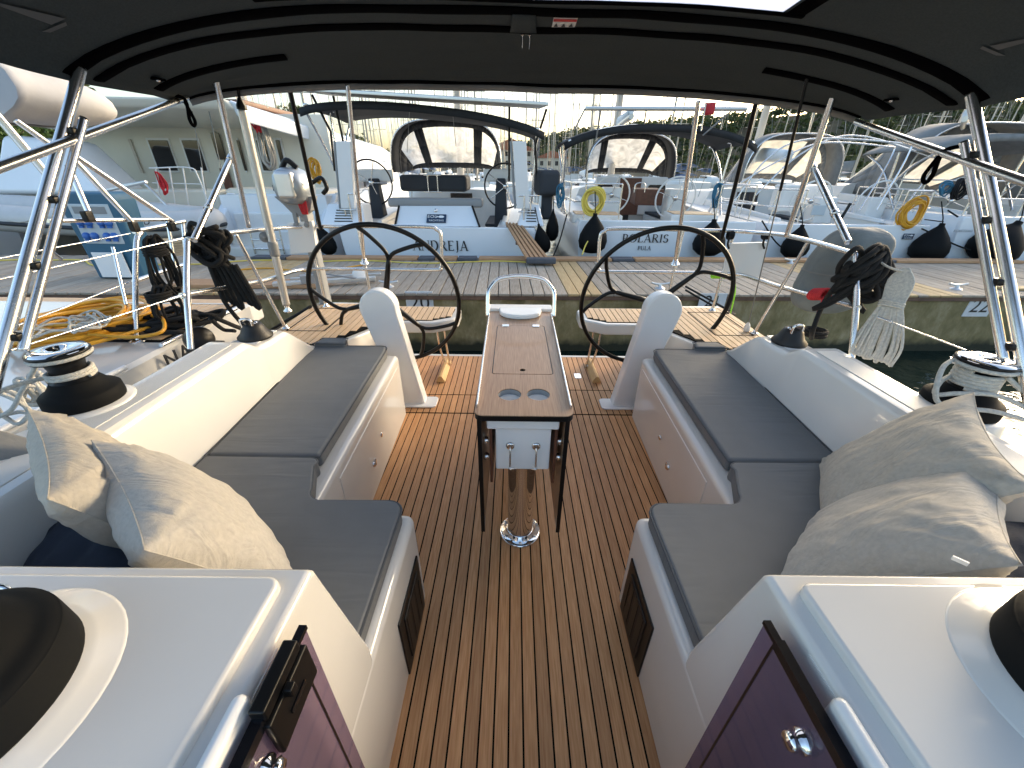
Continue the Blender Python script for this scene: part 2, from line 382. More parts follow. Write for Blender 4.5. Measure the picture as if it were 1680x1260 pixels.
def put(o, parent):
    o.parent = parent
    o.matrix_parent_inverse = WM.get(parent.name, Matrix.Identity(4)).inverted()
def tag(o, label, cat, group=None):
    o['label'] = label; o['category'] = cat
    if group: o['group'] = group
    return o
def thing(name, label, cat, loc=(0, 0, 0), group=None, rz=0):
    o = bpy.data.objects.new(name, None); col.objects.link(o); o.empty_display_size = .1
    o.matrix_world = Matrix.Translation(V(loc)) @ Matrix.Rotation(rz, 4, 'Z'); WM[o.name] = o.matrix_world.copy()
    o.location = loc; o.rotation_euler = (0, 0, rz)
    return tag(o, label, cat, group)
def copy_tree(o, parent=None):
    c = o.copy(); col.objects.link(c)
    if parent is not None: c.parent = parent
    for ch in list(o.children): copy_tree(ch, c)
    return c
def shape2d(outer, holes, z0, z1, name, m, parent, bevel=0, xf=None):
    """flat plate with holes, from outlines"""
    bm = bmesh.new(); es = []
    for lp in [outer]+holes:
        vs = [bm.verts.new((p[0], p[1], z1)) for p in lp]
        es += [bm.edges.new((vs[i], vs[(i+1) % len(vs)])) for i in range(len(vs))]
    bmesh.ops.triangle_fill(bm, use_beauty=True, use_dissolve=False, edges=es)
    fs = bm.faces[:]
    r = bmesh.ops.extrude_face_region(bm, geom=fs)
    bmesh.ops.translate(bm, vec=(0, 0, z0-z1), verts=[g for g in r['geom'] if isinstance(g, bmesh.types.BMVert)])
    bmesh.ops.recalc_face_normals(bm, faces=bm.faces)
    if xf: bmesh.ops.transform(bm, matrix=xf, verts=bm.verts)
    me = bpy.data.meshes.new(name); bm.to_mesh(me); bm.free(); me.materials.append(MATS[m])
    o = bpy.data.objects.new(name, me); col.objects.link(o)
    if parent is not None: put(o, parent)
    return o
def rrect(x0, x1, y0, y1, r, n=5):
    out = []
    for cx, cy, a0 in ((x1-r, y1-r, 0), (x0+r, y1-r, 90), (x0+r, y0+r, 180), (x1-r, y0+r, 270)):
        for k in range(n+1):
            a = R(a0+90*k/n); out.append((cx+r*math.cos(a), cy+r*math.sin(a)))
    return out
def circ(cx, cy, r, n=28): return [(cx+r*math.cos(2*math.pi*k/n), cy+r*math.sin(2*math.pi*k/n)) for k in range(n)]
def lettering(name, body, size, m, parent, mtx, extrude=.002, spacing=1.0):
    c = bpy.data.curves.new(name, 'FONT'); c.body = body; c.size = size; c.extrude = extrude; c.align_x = 'CENTER'; c.align_y = 'CENTER'; c.space_character = spacing
    t = bpy.data.objects.new(name+'_tmp', c); col.objects.link(t); dg = bpy.context.evaluated_depsgraph_get()
    me = bpy.data.meshes.new_from_object(t.evaluated_get(dg)); bpy.data.objects.remove(t, do_unlink=True)
    me.transform(mtx); me.materials.clear(); me.materials.append(MATS[m]); me.name = name
    o = bpy.data.objects.new(name, me); col.objects.link(o)
    if parent is not None: put(o, parent)
    return o
def facing(loc, rz=0, tilt=90):
    """matrix for text: reads upright seen from -Y"""
    return Matrix.Translation(V(loc)) @ Matrix.Rotation(rz, 4, 'Z') @ Matrix.Rotation(R(tilt), 4, 'X')
def nz(p, s=1.0): return mnoise.noise(V(p)*s)

# ================================================================== THE SETTING: water, dock, hills
WATER_Z = -0.80; DOCK_Z = 0.03
wb = MB(); wb.add([(-1500, -300, WATER_Z), (1500, -300, WATER_Z), (1500, 2500, WATER_Z), (-1500, 2500, WATER_Z)], [(0, 1, 2, 3)])
wob = wb.build('water', 'water'); wob['kind'] = 'structure'
DSL = 0.027                                   # the dock is turned a little against the boat
def dk(x, w): return V((x - w*DSL, 5.06 + DSL*x + w, 0))      # x along the dock, w metres back from its near edge
dock = bpy.data.objects.new('dock', None); col.objects.link(dock); dock['kind'] = 'structure'
DX0, DX1, DW = -14.0, 15.0, 2.42
m = MB(); a, b_, c, d = dk(DX0, .03), dk(DX1, .03), dk(DX1, DW-.03), dk(DX0, DW-.03)
m.hexa([(p.x, p.y, WATER_Z-.4) for p in (a, b_, c, d)], [(p.x, p.y, DOCK_Z-.075) for p in (a, b_, c, d)])
m.build('concrete_face', 'dock_concrete', dock)
m = MB(); a, b_, c, d = dk(DX0, 0), dk(DX1, 0), dk(DX1, .05), dk(DX0, .05)
m.hexa([(p.x, p.y, DOCK_Z-.085) for p in (a, b_, c, d)], [(p.x, p.y, DOCK_Z-.03) for p in (a, b_, c, d)])
m.build('edge_beam', 'dock_edge', dock, bevel=.004)
m = MB(); a, b_, c, d = dk(DX0, .05), dk(DX1, .05), dk(DX1, DW-.06), dk(DX0, DW-.06)
m.hexa([(p.x, p.y, DOCK_Z-.074) for p in (a, b_, c, d)], [(p.x, p.y, DOCK_Z-.04) for p in (a, b_, c, d)])
m.build('joist_bed', 'caulk', dock)
x = DX0; k = 0; rd = random.Random(3)
while x < DX1:
    w = .142 + rd.uniform(-.002, .002)
    new = (.62 < x < 1.08) or (-4.4 < x < -3.75) or (4.5 < x < 5.9 and rd.random() < .6) or rd.random() < .02
    h = rd.uniform(-.0025, .0025); a, b_, c, d = dk(x, -.012+rd.uniform(-.006, .006)), dk(x+w, -.012), dk(x+w, DW+rd.uniform(-.01, .01)), dk(x, DW)
    mm = MB(); mm.hexa([(p.x, p.y, DOCK_Z-.03) for p in (a, b_, c, d)], [(p.x, p.y, DOCK_Z+h) for p in (a, b_, c, d)])
    mm.build('plank', 'dock_new' if new else 'dock_wood', dock, bevel=.004, seg=1)
    x += w+.011; k += 1
# timber fender kerb along the far side, in lengths with grey joints
xx = -4.6
for L_, g in ((.62, 1), (2.3, 0), (.3, 1), (.4, 0), (.35, 1), (.02, 1), (2.4, 0), (.4, 1), (1.9, 0), (.3, 1), (2.3, 0), (.3, 1), (2.4, 0)):
    if L_ > .1:
        a, b_, c, d = dk(xx, DW-.34), dk(xx+L_-.02, DW-.34), dk(xx+L_-.02, DW-.10), dk(xx, DW-.10)
        mm = MB(); mm.hexa([(p.x, p.y, DOCK_Z+.004) for p in (a, b_, c, d)], [(p.x, p.y, DOCK_Z+.05) for p in (a, b_, c, d)])
        mm.build('kerb_board', 'kerb_grey' if g else 'kerb_wood', dock, bevel=.006)
    xx += L_

# ================================================================== OUR YACHT: hull, sole, seats, coamings
yacht = thing('sailing_yacht', 'white cockpit of a sailing yacht with teak planked sole, bench seats and coamings', 'sailboat', (0, 1.2, -.8))
# hull shell and side decks
for s in (-1, 1):
    rings = []
    for y in (-2.5, -1, 0, .6, 1.2, 1.6, 2.2, 2.8, 3.12):
        zd = .72 if y < 1.15 else (.60 if y > 1.5 else .66)
        if y > 2.15: zd = .498
        xo = 1.78 if y < 1.0 else (1.70 if y < 1.3 else 1.63)
        rings.append([V((s*1.40, y, zd-.012)), V((s*(xo-.02), y, zd-.01)), V((s*xo, y, zd-.04)), V((s*(xo+.01), y, .2)), V((s*(xo-.12), y, -.45)), V((s*1.1, y, -.95))])
    MB().loft(rings, closed=False, cap=False).build('hull', 'gelcoat', yacht)
MB().bb(-1.62, 1.62, -2.4, 3.10, -.9, -.09).build('hull_bottom', 'gelcoat', yacht)
# teak sole
sole = MB().bb(-1.22, 1.22, -1.2, 3.16, -.085, 0).build('cockpit_sole', 'caulk', yacht)
PIT = .0434; X0 = -.047
def plank(x0, x1, y0, y1, z, mname, parent, t=.006, name='plank'):
    MB().bb(x0+.0029, x1-.0029, y0, y1, z-t, z).build(name, mname, parent)
for k in range(-28, 29):
    x0 = X0+k*PIT; x1 = x0+PIT; xm = (x0+x1)/2
    if abs(xm) < .82:
        plank(x0, x1, -1.1 if abs(xm) < .42 else .90, 2.218, .002, 'teak', sole)
    ysp = 2.472 if xm < 0 else 2.56
    plank(x0, x1, 2.232, ysp-.005, .002, 'teak', sole)
    plank(x0, x1, ysp+.005, 3.15, .002, 'teak', sole)
MB().bb(-1.22, 1.22, 3.152, 3.19, -.3, .004).build('sole_edge', 'gelcoat', yacht, bevel=.008)
def zt(y): 
    P_ = [(0, .756), (1.635, .756), (1.715, .702), (1.955, .690), (2.16, .515), (2.2, .505)]
    for (a, za), (b, zb) in zip(P_, P_[1:]):
        if y <= b: return za+(zb-za)*(y-a)/(b-a)
    return .505
for s in (-1, 1):
    # coaming with its leaning backrest face
    rings = []
    for y in (.36, .6, .9, 1.2, 1.5, 1.62, 1.64, 1.70, 1.72, 1.8, 1.94, 1.97, 2.05, 2.15, 2.18):
        z = zt(y); xb = 1.185+.055*(y-.9); xt = 1.272
        if z < .7: xt = xb+(xt-xb)*max(0, (z-.44)/.31)
        rings.append([V((s*xb, y, .41)), V((s*(xt-.02), y, z-.03)), V((s*(xt-.012), y, z-.012)), V((s*(xt-.002), y, z-.003)), V((s*(xt+.012), y, z)), V((s*1.418, y, z+.002)), V((s*1.43, y, z-.006)), V((s*1.455, y, .42))])
    o = MB().loft(rings, cap=True).build('coaming', 'gelcoat', yacht, weld=True)
    md = o.modifiers.new('es', 'EDGE_SPLIT'); md.split_angle = R(28)
    # moulded non-skid strip on the coaming top
    MB().bb(s*1.300, s*1.395, .62, 1.60, .7555, .7595).build('nonskid_strip', 'nonskid', yacht, bevel=.002)
    MB().bb(s*1.29, s*1.40, 1.745, 1.93, .698, .7015).build('nonskid_strip', 'gelcoat_cool', yacht)
    # bench base along the coaming
    pl = [(s*.712, .90), (s*.757, 2.215), (s*1.30, 2.215), (s*1.24, .90)]
    m = MB(); m.prism(pl, (-.01, .438)); m.build('seat_base', 'gelcoat', yacht, bevel=.028, seg=4)
    # L shaped forward seat base
    MB().bb(s*.371, s*.90, .30, .945, -.01, .437).build('seat_base', 'gelcoat', yacht, bevel=.030, seg=4)
    # bulkhead and coachroof on this side of the companionway
    prof = [(-1.6, -.3), (.30, -.3), (.505, .30), (.505, .472), (.428, .84), (.424, .862), (.412, .871), (-1.6, .878)]
    m = MB(); m.prism(prof, (s*.373, s*1.74), 'x'); m.build('coachroof', 'gelcoat', yacht, bevel=.012, seg=3)
    m = MB(); m.prism(rrect(min(s*.405, s*1.70), max(s*.405, s*1.70), -1.5, .392, .02), (.86, .888)); m.build('coachroof_panel', 'nonskid' if False else 'gelcoat', yacht, bevel=.007, seg=2)
    MB().bb(s*.3715, s*.375, -1.5, .30, -.3, .86).build('companionway_side', 'gelcoat', yacht)
    # bench locker door: a seam plate standing 2 mm proud
    def lx(y): return .712+(y-.90)*.0342
    door = MB(); y0, y1 = 1.16, 2.16
    door.hexa([(s*(lx(y0)-.0035), y0, .06), (s*(lx(y1)-.0035), y1, .06), (s*(lx(y1)+.004), y1, .06), (s*(lx(y0)+.004), y0, .06)],
              [(s*(lx(y0)-.0035), y0, .385), (s*(lx(y1)-.0035), y1, .385), (s*(lx(y1)+.004), y1, .385), (s*(lx(y0)+.004), y0, .385)])
    dr = door.build('locker_door', 'gelcoat', yacht, bevel=.003)
    for yy, zz in ((1.50, .17),):
        m = MB(); m.lathe([(.0, .012), (.013, .011), (.016, .004), (.016, 0)], (s*(lx(yy)-.004), yy, zz), (-s, 0, 0), 16); m.box((s*(lx(yy)-.014), yy+.002, zz+.012), (.008, .010, .04)); m.build('latch', 'chrome', dr)
        m = MB(); m.lathe([(.0, .004), (.012, .004), (.013, 0)], (s*(lx(yy)-.004), yy+.16, zz+.06), (-s, 0, 0), 14); m.build('latch', 'chrome', dr)
    # round vent on the base where the two bench parts meet
    m = MB(); m.lathe([(.0, .008), (.028, .010), (.040, .008), (.044, 0)], (s*(lx(1.03)-.001), 1.03, .18), (-s, 0, 0), 24); m.build('vent_cap', 'white_plastic', yacht)
    # black locker with a recessed door in the forward seat base
    lk = MB(); lk.bb(s*.3655, s*.374, .652, .888, .018, .292); lko = lk.build('locker_frame', 'black', yacht, bevel=.003)
    MB().bb(s*.3615, s*.3665, .688, .852, .055, .258).build('locker_panel', 'black_matte', lko, bevel=.003)
    for q in range(3):
        MB().bb(s*.3600, s*.3617, .70+q*.05, .735+q*.05, .065, .248).build('locker_rib', 'black', lko, bevel=.002)
    MB().bb(s*.3575, s*.3602, .835, .846, .10, .22).build('locker_pull', 'black', lko, bevel=.002)
    # aft quarter deck
    MB().bb(s*1.215, s*1.64, 2.14, 3.12, .30, .489).build('quarter_deck', 'gelcoat', yacht, bevel=.012)
    m = MB(); m.prism([(s*1.205, 2.16), (s*1.02, 2.48), (s*1.02, 3.1), (s*1.22, 3.1)], (-.02, .486)); m.build('quarter_side', 'gelcoat', yacht, bevel=.012)
    qd = MB(); qd.prism([(s*1.22, 2.2), (s*1.62, 2.34), (s*1.62, 3.06), (s*1.04, 3.06), (s*1.04, 2.52)], (.488, .496)); qdo = qd.build('quarter_caulk', 'caulk', yacht)
    k = 0; xx = 1.05
    while xx < 1.61:
        y0 = 2.53-(xx-1.05)*1.85 if xx < 1.22 else 2.2+(xx-1.22)*.36
        plank(min(s*xx, s*(xx+.044)), max(s*xx, s*(xx+.044)), max(2.2, y0)+.01, 3.055, .499, 'teak_pale', qdo); xx += .0445
    # drained groove line of a small hatch in the quarter deck
    for (xa, xb, ya, yb) in ((1.30, 1.56, 2.44, 2.448), (1.30, 1.56, 2.92, 2.928), (1.30, 1.308, 2.44, 2.928), (1.552, 1.56, 2.44, 2.928)):
        MB().bb(s*xa, s*xb, ya, yb, .4985, .5005).build('hatch_seam', 'caulk', qdo)
    # helm seat: white moulded lid with teak slats, folding out over the stern opening
    out = [(s*1.03, 2.66), (s*.62, 2.66), (s*.49, 2.74), (s*.455, 2.80), (s*.455, 2.98), (s*.50, 3.05), (s*1.03, 3.05)]
    m = MB(); m.prism(out, (.405, .487)); hs = m.build('helm_seat', 'gelcoat', yacht, bevel=.014, seg=3)
    m = MB(); m.prism([(s*1.02, 2.70), (s*.64, 2.70), (s*.51, 2.78), (s*.50, 2.97), (s*.53, 3.02), (s*1.02, 3.02)], (.486, .489)); m.build('slat_bed', 'caulk', hs)
    xx = .505
    while xx < 1.0:
        y0 = 2.70 if xx > .62 else 2.70+(.645-xx)*.62
        plank(min(s*xx, s*(xx+.042)), max(s*xx, s*(xx+.042)), y0+.006, 3.015, .493, 'teak_pale', hs, .005, 'slat'); xx += .0425
    m = MB()
    for dx in (0, .055):
        m.tube(smooth_path([(s*(.58+dx), 2.84, .41), (s*(.575+dx), 2.88, .2), (s*(.57+dx*.6), 2.93, .03), (s*(.57+dx*.3), 2.94, .012)], 4), .0085, 8)
    m.tube([(s*.57, 2.935, .02), (s*.60, 2.935, .02)], .0085, 8); m.build('seat_strut', 'steel', hs)
    # flush deck plate on the aft sole
MB().bb(.452, .505, 2.75, 2.83, .0015, .005).build('deck_plate', 'chrome', sole, bevel=.004)
# red sticker on the locker front
MB().bb(-.738, -.7335, 1.42, 1.438, .03, .06).build('sticker', 'letter_red', yacht)

# ------------------------------------------------------------------ companionway doors, open against the sides
for s, lab in ((-1, 'purple tinted acrylic door with black lock, open against the companionway'), (1, 'purple tinted acrylic door with only a round knob, open against the companionway')):
    t = thing('companionway_door', lab, 'door', (s*.342, .1, -.2), 'companionway doors')
    zt_ = .880 if s < 0 else .858
    yA = .318 if s < 0 else .345
    MB().bb(s*.337, s*.345, -.5, yA, -.2, zt_-.008).build('pane', 'acrylic', t)
    m = MB(); m.bb(s*.3340, s*.3480, -.5, yA-.028, zt_-.012, zt_+.004); m.bb(s*.3355, s*.3465, yA-.034, yA+.002, zt_-.007, zt_+.001); m.build('top_edge', 'acrylic_edge', t)
    MB().bb(s*.3360, s*.3368, yA-.030, yA-.026, -.2, zt_-.01).build('edge_line', 'acrylic_edge', t)
    zk = zt_-.058; yk = .185 if s < 0 else .225
    m = MB(); m.lathe([(.0, .022), (.010, .021), (.013, .015), (.009, .010), (.015, .006), (.016, 0)], (s*.3368, yk, zk), (-s, 0, 0), 16)
    m.lathe([(.0, .022), (.010, .021), (.013, .015), (.009, .010), (.015, .006), (.016, 0)], (s*.3452, yk, zk), (s, 0, 0), 16); m.build('knob', 'chrome', t)
    if s < 0:
        b = MB(); b.bb(-.3365, -.326, .205, .298, zt_-.075, zt_-.004); lo = b.build('lock', 'black', t, bevel=.003)
        MB().bb(-.350, -.3300, .210, .292, zt_-.002, zt_+.018).build('lock_bolt', 'black', lo, bevel=.003)
        MB().bb(-.3262, -.3235, .235, .270, zt_-.045, zt_-.038).build('lock_slot', 'acrylic_edge', lo)
        MB().bb(-.3275, -.316, .238, .250, zt_-.012, zt_+.004).build('lock_catch', 'black', lo, bevel=.002)
    # moulded white stop beside the door
    MB().bb(s*.358, s*.378, .02, .232 if s < 0 else .245, zt_-.055, zt_+.018).build('door_stop', 'white_plastic', t, bevel=.009, seg=3)

# ------------------------------------------------------------------ bench cushions
def cushion(name, poly, z0, z1, label, group=None):
    m = MB(); m.prism(poly, (z0, z1)); o = m.build(name, 'cushion', None, bevel=.018, seg=4)
    tag(o, label, 'cushion', group)
    pp = [V((p[0], p[1], z1-.006)) for p in poly]
    c = sum(pp, V())/len(pp)
    ring = [p+(c-p).normalized()*.0035*-1 for p in pp]
    q = MB(); q.tube(ring, .0035, 5, closed=True); q.build('piping', 'piping', o)
    return o
def arc(cx, cy, r, a0, a1, n=5): return [(cx+r*math.cos(R(a0+(a1-a0)*k/n)), cy+r*math.sin(R(a0+(a1-a0)*k/n))) for k in range(n+1)]
for s in (-1, 1):
    # built for the positive side, mirrored by s
    L_ = [(.398, .51)] + arc(.448, .885, .05, 180, 90) + arc(.672, .985, .05, 270, 360, 6) + [(.768, 1.10)] + arc(.80, 1.105, .04, 165, 90, 4) + [(1.195, 1.148), (1.175, .50), (.50, .50)]
    A_ = [(.772, 1.158)] + [(.806, 2.14)] + arc(.856, 2.165, .045, 180, 90, 4) + [(1.262, 2.205), (1.203, 1.158)]
    side = 'left' if s < 0 else 'right'
    near = 'beside the door with the black lock' if s < 0 else 'beside the door without a lock'
    mate = 'across from the outboard motor' if 0 else ''
    lab1 = 'L shaped dark grey bench cushion under ' + ('two beige pillows, on the yellow hose side' if s < 0 else 'the zipped and tan pillows')
    lab2 = 'long dark grey bench cushion running to the helm ' + ('beside the outboard motor' if s < 0 else 'beside the covered grey bundle')
    P1 = [(s*a, b) for a, b in L_]; P2 = [(s*a, b) for a, b in A_]
    cushion('bench_cushion', P1, .438, .502, lab1, 'bench cushions')
    cushion('bench_cushion', P2, .438, .500, lab2, 'bench cushions')
    e = [(s*1.06, 2.18), (s*1.255, 2.18), (s*1.23, 2.27), (s*1.08, 2.27)]
    cushion('end_cushion', e, .44, .525, 'small dark grey pad at the aft bench end, nearest ' + ('the outboard motor' if s < 0 else 'the covered grey bundle'), 'bench end pads')

# ------------------------------------------------------------------ pillows
def pillow(c, u, v, n_, su, sv, th, m_, label, seed, pinch=.10, group='beige scatter pillows'):
    c, u, v = V(c), V(u).normalized(), V(v)
    v = (v-u*v.dot(u)).normalized(); n = u.cross(v)
    if n.dot(V(n_)) < 0: n = -n
    NU = 44; mm = MB()
    def sh(a, b, side):
        x, y = a*2-1, b*2-1
        px = x*(1-pinch*(1-y*y)**1.0*abs(x)**3); py = y*(1-pinch*(1-x*x)*abs(y)**3)
        ex = max(0, 1-abs(x)**2.6); ey = max(0, 1-abs(y)**2.6)
        h = th*(ex*ey)**.50
        cr = (abs(x)*abs(y))**2
        edge = min(1, (ex*ey)*6)
        w = .006*edge*mnoise.noise(V((x*3.2+seed, y*3.2, seed*1.7+side)))
        # creases that run out of the corners
        ang = math.atan2(1-abs(y), 1-abs(x))*9; rad = min(1, math.hypot(1-abs(x), 1-abs(y)))
        w += .010*edge*max(0, 1-rad)*math.sin(ang*1.6+seed)*mnoise.noise(V((x*2+seed*3, y*2, 4)))*2.2
        w += .0035*edge*mnoise.noise(V((x*9+seed, y*4, seed)))
        return c+u*(px*su/2)+v*(py*sv/2)+n*(side*(h)+w)
    mm.grid(lambda a, b: sh(a, b, 1), NU, NU); mm.grid(lambda a, b: sh(a, b, -1)+n*0, NU, NU)
    o = mm.build('pillow', m_, None); tag(o, label, 'pillow', group)
    sm = MB(); ring = []
    for k in range(NU*4):
        q, i = divmod(k, NU); a = i/NU
        A, B = ((a, 0), (1, a), (1-a, 1), (0, 1-a))[q]
        ring.append((sh(A, B, 1)+sh(A, B, -1))/2)
    sm.tube(ring, .0014, 5, closed=True); sm.build('seam', m_, o)
    return o
pillow((-.800, .655, .695), (.781, -.624, 0), (.22, .35, -.91), (.5, .6, .58), .48, .41, .090, 'linen', 'pale beige pillow in front of another, its tip pointing at the winch by the hose', 1.3)
pillow((-1.04, .735, .715), (.773, -.635, 0), (.2, .3, -.93), (.5, .6, .48), .48, .42, .075, 'linen_warm', 'warm beige pillow half hidden behind another, beside the navy pillow with visible folds', 4.1)
pillow((.878, .668, .668), (-.74, -.67, .10), (-.5, .28, -.80), (-.5, .6, .55), .47, .46, .085, 'linen', 'creased beige grey pillow with a zip pull, in front of a tan pillow', 7.7)
pillow((1.072, .874, .688), (-.55, -.83, -.03), (-.42, .30, -.85), (-.5, .6, .5), .46, .47, .082, 'linen_warm', 'creased tan pillow standing behind another, just under the rope wrapped winch', 2.6)
zp = MB(); zp.box(Q(1575, 920, y=.455), (.004, .02, .008), rz=.8); zp.build('zip_pull', 'white_plastic', bpy.data.objects['pillow.002'])
pillow((-1.02, .585, .58), (1, .1, .1), (0, .9, .3), (0, .1, 1), .42, .40, .085, 'navy', 'dark navy pillow lying flat below the warm beige pillow', 3.3, group='navy pillows')
pillow((1.06, .56, .60), (1, -.15, .05), (.1, .9, .3), (0, .1, 1), .44, .40, .085, 'navy', 'dark navy pillow tucked behind the zipped beige pillow', 5.9, group='navy pillows')

# ------------------------------------------------------------------ cockpit table
tb = thing('cockpit_table', 'narrow wooden cockpit table with two cup holes on a chrome pillar', 'table', (0, 1.24, 0))
ZT = .742
def tx(x, y): return x*(1+.10*(y-1.08)/1.15) - .007
def twarp(poly): return [(tx(a, b), b) for a, b in poly]
outl = twarp(rrect(-.166, .166, 1.075, 2.235, .03))
cups = [circ(-.056, 1.216, .042), circ(.047, 1.218, .042)]
lidh = rrect(-.1295, .1165, 1.3735, 1.9265, .014)
shape2d(outl, cups, ZT-.022, ZT-.003, 'edge_core', 'black', tb)
shape2d([(a*.996-.00002, 1.655+(b-1.655)*.998) for a, b in outl], cups+[lidh], ZT-.003, ZT, 'top', 'table_wood', tb)
lid = shape2d(rrect(-.1255, .1125, 1.3775, 1.9225, .012), [circ(-.006, 1.412, .012, 18)], ZT-.0028, ZT+.0004, 'lid', 'table_wood', tb)
MB().lathe([(.0, 0), (.0118, 0), (.0118, .001)], (-.006, 1.412, ZT-.0029), seg=18).build('finger_hole', 'caulk', lid)
for hx in (-.085, .072):
    MB().bb(hx-.018, hx+.018, 1.905, 1.935, ZT+.0006, ZT+.004).build('hinge', 'steel', lid, bevel=.0015)
for cx, cy in ((-.056, 1.216), (.047, 1.218)):
    MB().lathe([(.0415, ZT-.004), (.0405, ZT-.085), (.036, ZT-.09), (.0, ZT-.09)], (cx, cy, 0), seg=28).build('cup_holder', 'nav_grey', tb)
m = MB()
half = [(-.125, 2.16)] + [(-.006+.119*math.cos(R(180+180*k/14)), 2.13-.115*abs(math.sin(R(180*k/14)))**.8) for k in range(15)] + [(.113, 2.16)]
m.prism(half, (ZT+.0008, ZT+.026)); m.build('instrument_cover', 'gelcoat_cool', tb, bevel=.007, seg=3)
m = MB(); m.bb(tx(-.168, 2.2), tx(.168, 2.2), 2.16, 2.245, ZT-.03, ZT+.016); m.build('end_rail', 'white_plastic', tb, bevel=.005)
m = MB(); y = 2.075
pts = [(-.186, y, ZT), (-.186, y+.03, ZT+.10), (-.175, y+.045, ZT+.14), (-.13, y+.06, ZT+.185), (-.06, y+.068, ZT+.2), (-.004, y+.07, ZT+.203), (.05, y+.068, ZT+.2), (.12, y+.06, ZT+.185), (.165, y+.045, ZT+.14), (.178, y+.03, ZT+.10), (.178, y, ZT)]
m.tube(smooth_path(pts, 5), .0125, 12); m.build('grab_rail', 'chrome', tb)
for sx in (-1, 1):
    m = MB(); a, b = V((tx(sx*.158, 1.12), 1.12, ZT+.007)), V((tx(sx*.158, 2.10), 2.10, ZT+.007))
    m.hexa([a+V((-.0045, 0, -.0065)), a+V((.0045, 0, -.0065)), b+V((.0045, 0, -.0065)), b+V((-.0045, 0, -.0065))], [a+V((-.003, 0, .009)), a+V((.003, 0, .009)), b+V((.003, 0, .009)), b+V((-.003, 0, .009))])
    m.build('fiddle_rail', 'steel', tb, bevel=.0015)
MB().bb(-.135, .118, 1.115, 2.17, .658, ZT-.024).build('frame_tray', 'white_plastic', tb, bevel=.006)
MB().bb(-.105, .094, 1.135, 2.12, .462, .66).build('box', 'white_plastic', tb, bevel=.005)
for hx in (-.052, .042):
    m = MB(); m.lathe([(.0, .006), (.010, .008), (.015, .006), (.017, 0)], (hx, 1.135, .573), (0, -1, 0), 18)
    m.tube(smooth_path([(hx, 1.122, .573), (hx, 1.115, .556), (hx, 1.112, .515), (hx, 1.110, .495), (hx+.002, 1.104, .489), (hx+.014*(1 if hx > 0 else -1)*-1, 1.10, .497)], 4), .0038, 8); m.build('hook', 'chrome', tb)
for sx, xo, xi in ((-1, -.158, -.122), (1, .142, .112)):
    MB().bb(xo-.006, xo+.006, 1.10, 2.20, .175, ZT-.026).build('outer_leaf', 'table_wood', tb)
    MB().bb(xo-.0075, xo+.0075, 1.094, 1.101, .170, ZT-.0265).build('leaf_edge', 'black', tb)
    MB().bb(xi-.005, xi+.005, 1.13, 2.15, .40, ZT-.09).build('inner_leaf', 'brown_wood', tb, bevel=.002)
    for hy, hz in ((1.128, .60), (1.125, .53)):
        m = MB(); m.lathe([(.0, .008), (.010, .007), (.011, 0), (.011, -.012)], ((xo+xi)/2, hy, hz), (0, -1, 0), 14); m.build('hinge_knob', 'steel', tb)
for cy in (1.245, 1.95):
    MB().lathe([(.060, .012), (.057, .03), (.056, .05), (.056, .462)], (-.005, cy, 0), seg=36).build('pillar', 'chrome', tb)
    m = MB(); m.lathe([(.0, .002), (.092, .002), (.093, .006), (.088, .011), (.064, .013), (.064, .03), (.058, .033)], (-.005, cy, 0), seg=40); fl = m.build('base_flange', 'chrome', tb)
    for q in range(6):
        a = R(30+60*q); MB().lathe([(.0, .005), (.006, .004), (.007, 0)], (-.005+.077*math.cos(a), cy+.077*math.sin(a), .0115), seg=10).build('bolt', 'steel', fl)

# ------------------------------------------------------------------ steering wheels and pedestals
def helm(s, a0, label):
    t = thing('helm_station', label, 'steering wheel', (s*.735, 2.36, 0), 'twin steering wheels')
    prof = [(s*(.735-.080), .0), (s*(.735+.080), .0)]
    prof += [(s*(.892+.116*math.cos(R(a))), .685+.116*math.sin(R(a))) for a in range(-8, 189, 14)]
    m = MB(); m.prism(prof, (2.325, 2.425), 'y'); m.v = [V((q.x, q.y+.03*q.z, q.z)) for q in m.v]
    m.build('pedestal', 'gelcoat_cool', t, bevel=.016, seg=4)
    m = MB(); m.prism(rrect(s*.70-.125, s*.70+.125, 2.285, 2.425, .03), (.002, .013)); m.build('foot_plate', 'gelcoat_cool', t, bevel=.004)
    C = V((s*.895, 2.535, .688)); up = V((0, -.19, .98)).normalized(); rt = V((1, 0, 0)); nn = rt.cross(up); RAD = .487
    def pt(ang, r, off=0): return C+(rt*math.sin(R(ang))+up*math.cos(R(ang)))*r+nn*off
    m = MB(); m.tube([pt(a, RAD) for a in range(0, 360, 5)], .0146, 12, closed=True); w = m.build('rim', 'black', t)
    for q in range(3):
        a = a0+120*q
        m = MB()
        m.tube([pt(a, .03), pt(a, .12), pt(a, .24), pt(a, .30)], .021, 10, r1=.0125)
        m.tube(smooth_path([pt(a, .285), pt(a-5, .34), pt(a-18, .43), pt(a-24, RAD-.008)], 4), .0125, 8)
        m.tube(smooth_path([pt(a, .285), pt(a+5, .34), pt(a+18, .43), pt(a+24, RAD-.008)], 4), .0125, 8)
        m.build('spoke', 'black', t)
    m = MB(); m.lathe([(.0, .02), (.05, .02), (.06, .0), (.055, -.03), (.03, -.05), (.03, -.12), (.0, -.12)], C, nn*(1 if nn.y > 0 else -1), 24); m.build('hub', 'black', t)
    return t
helm(-1, 15, 'black three armed steering wheel on a white pedestal, beside the outboard motor bracket')
helm(1, 45, 'black three armed steering wheel on a white pedestal, beside the bright green rope')

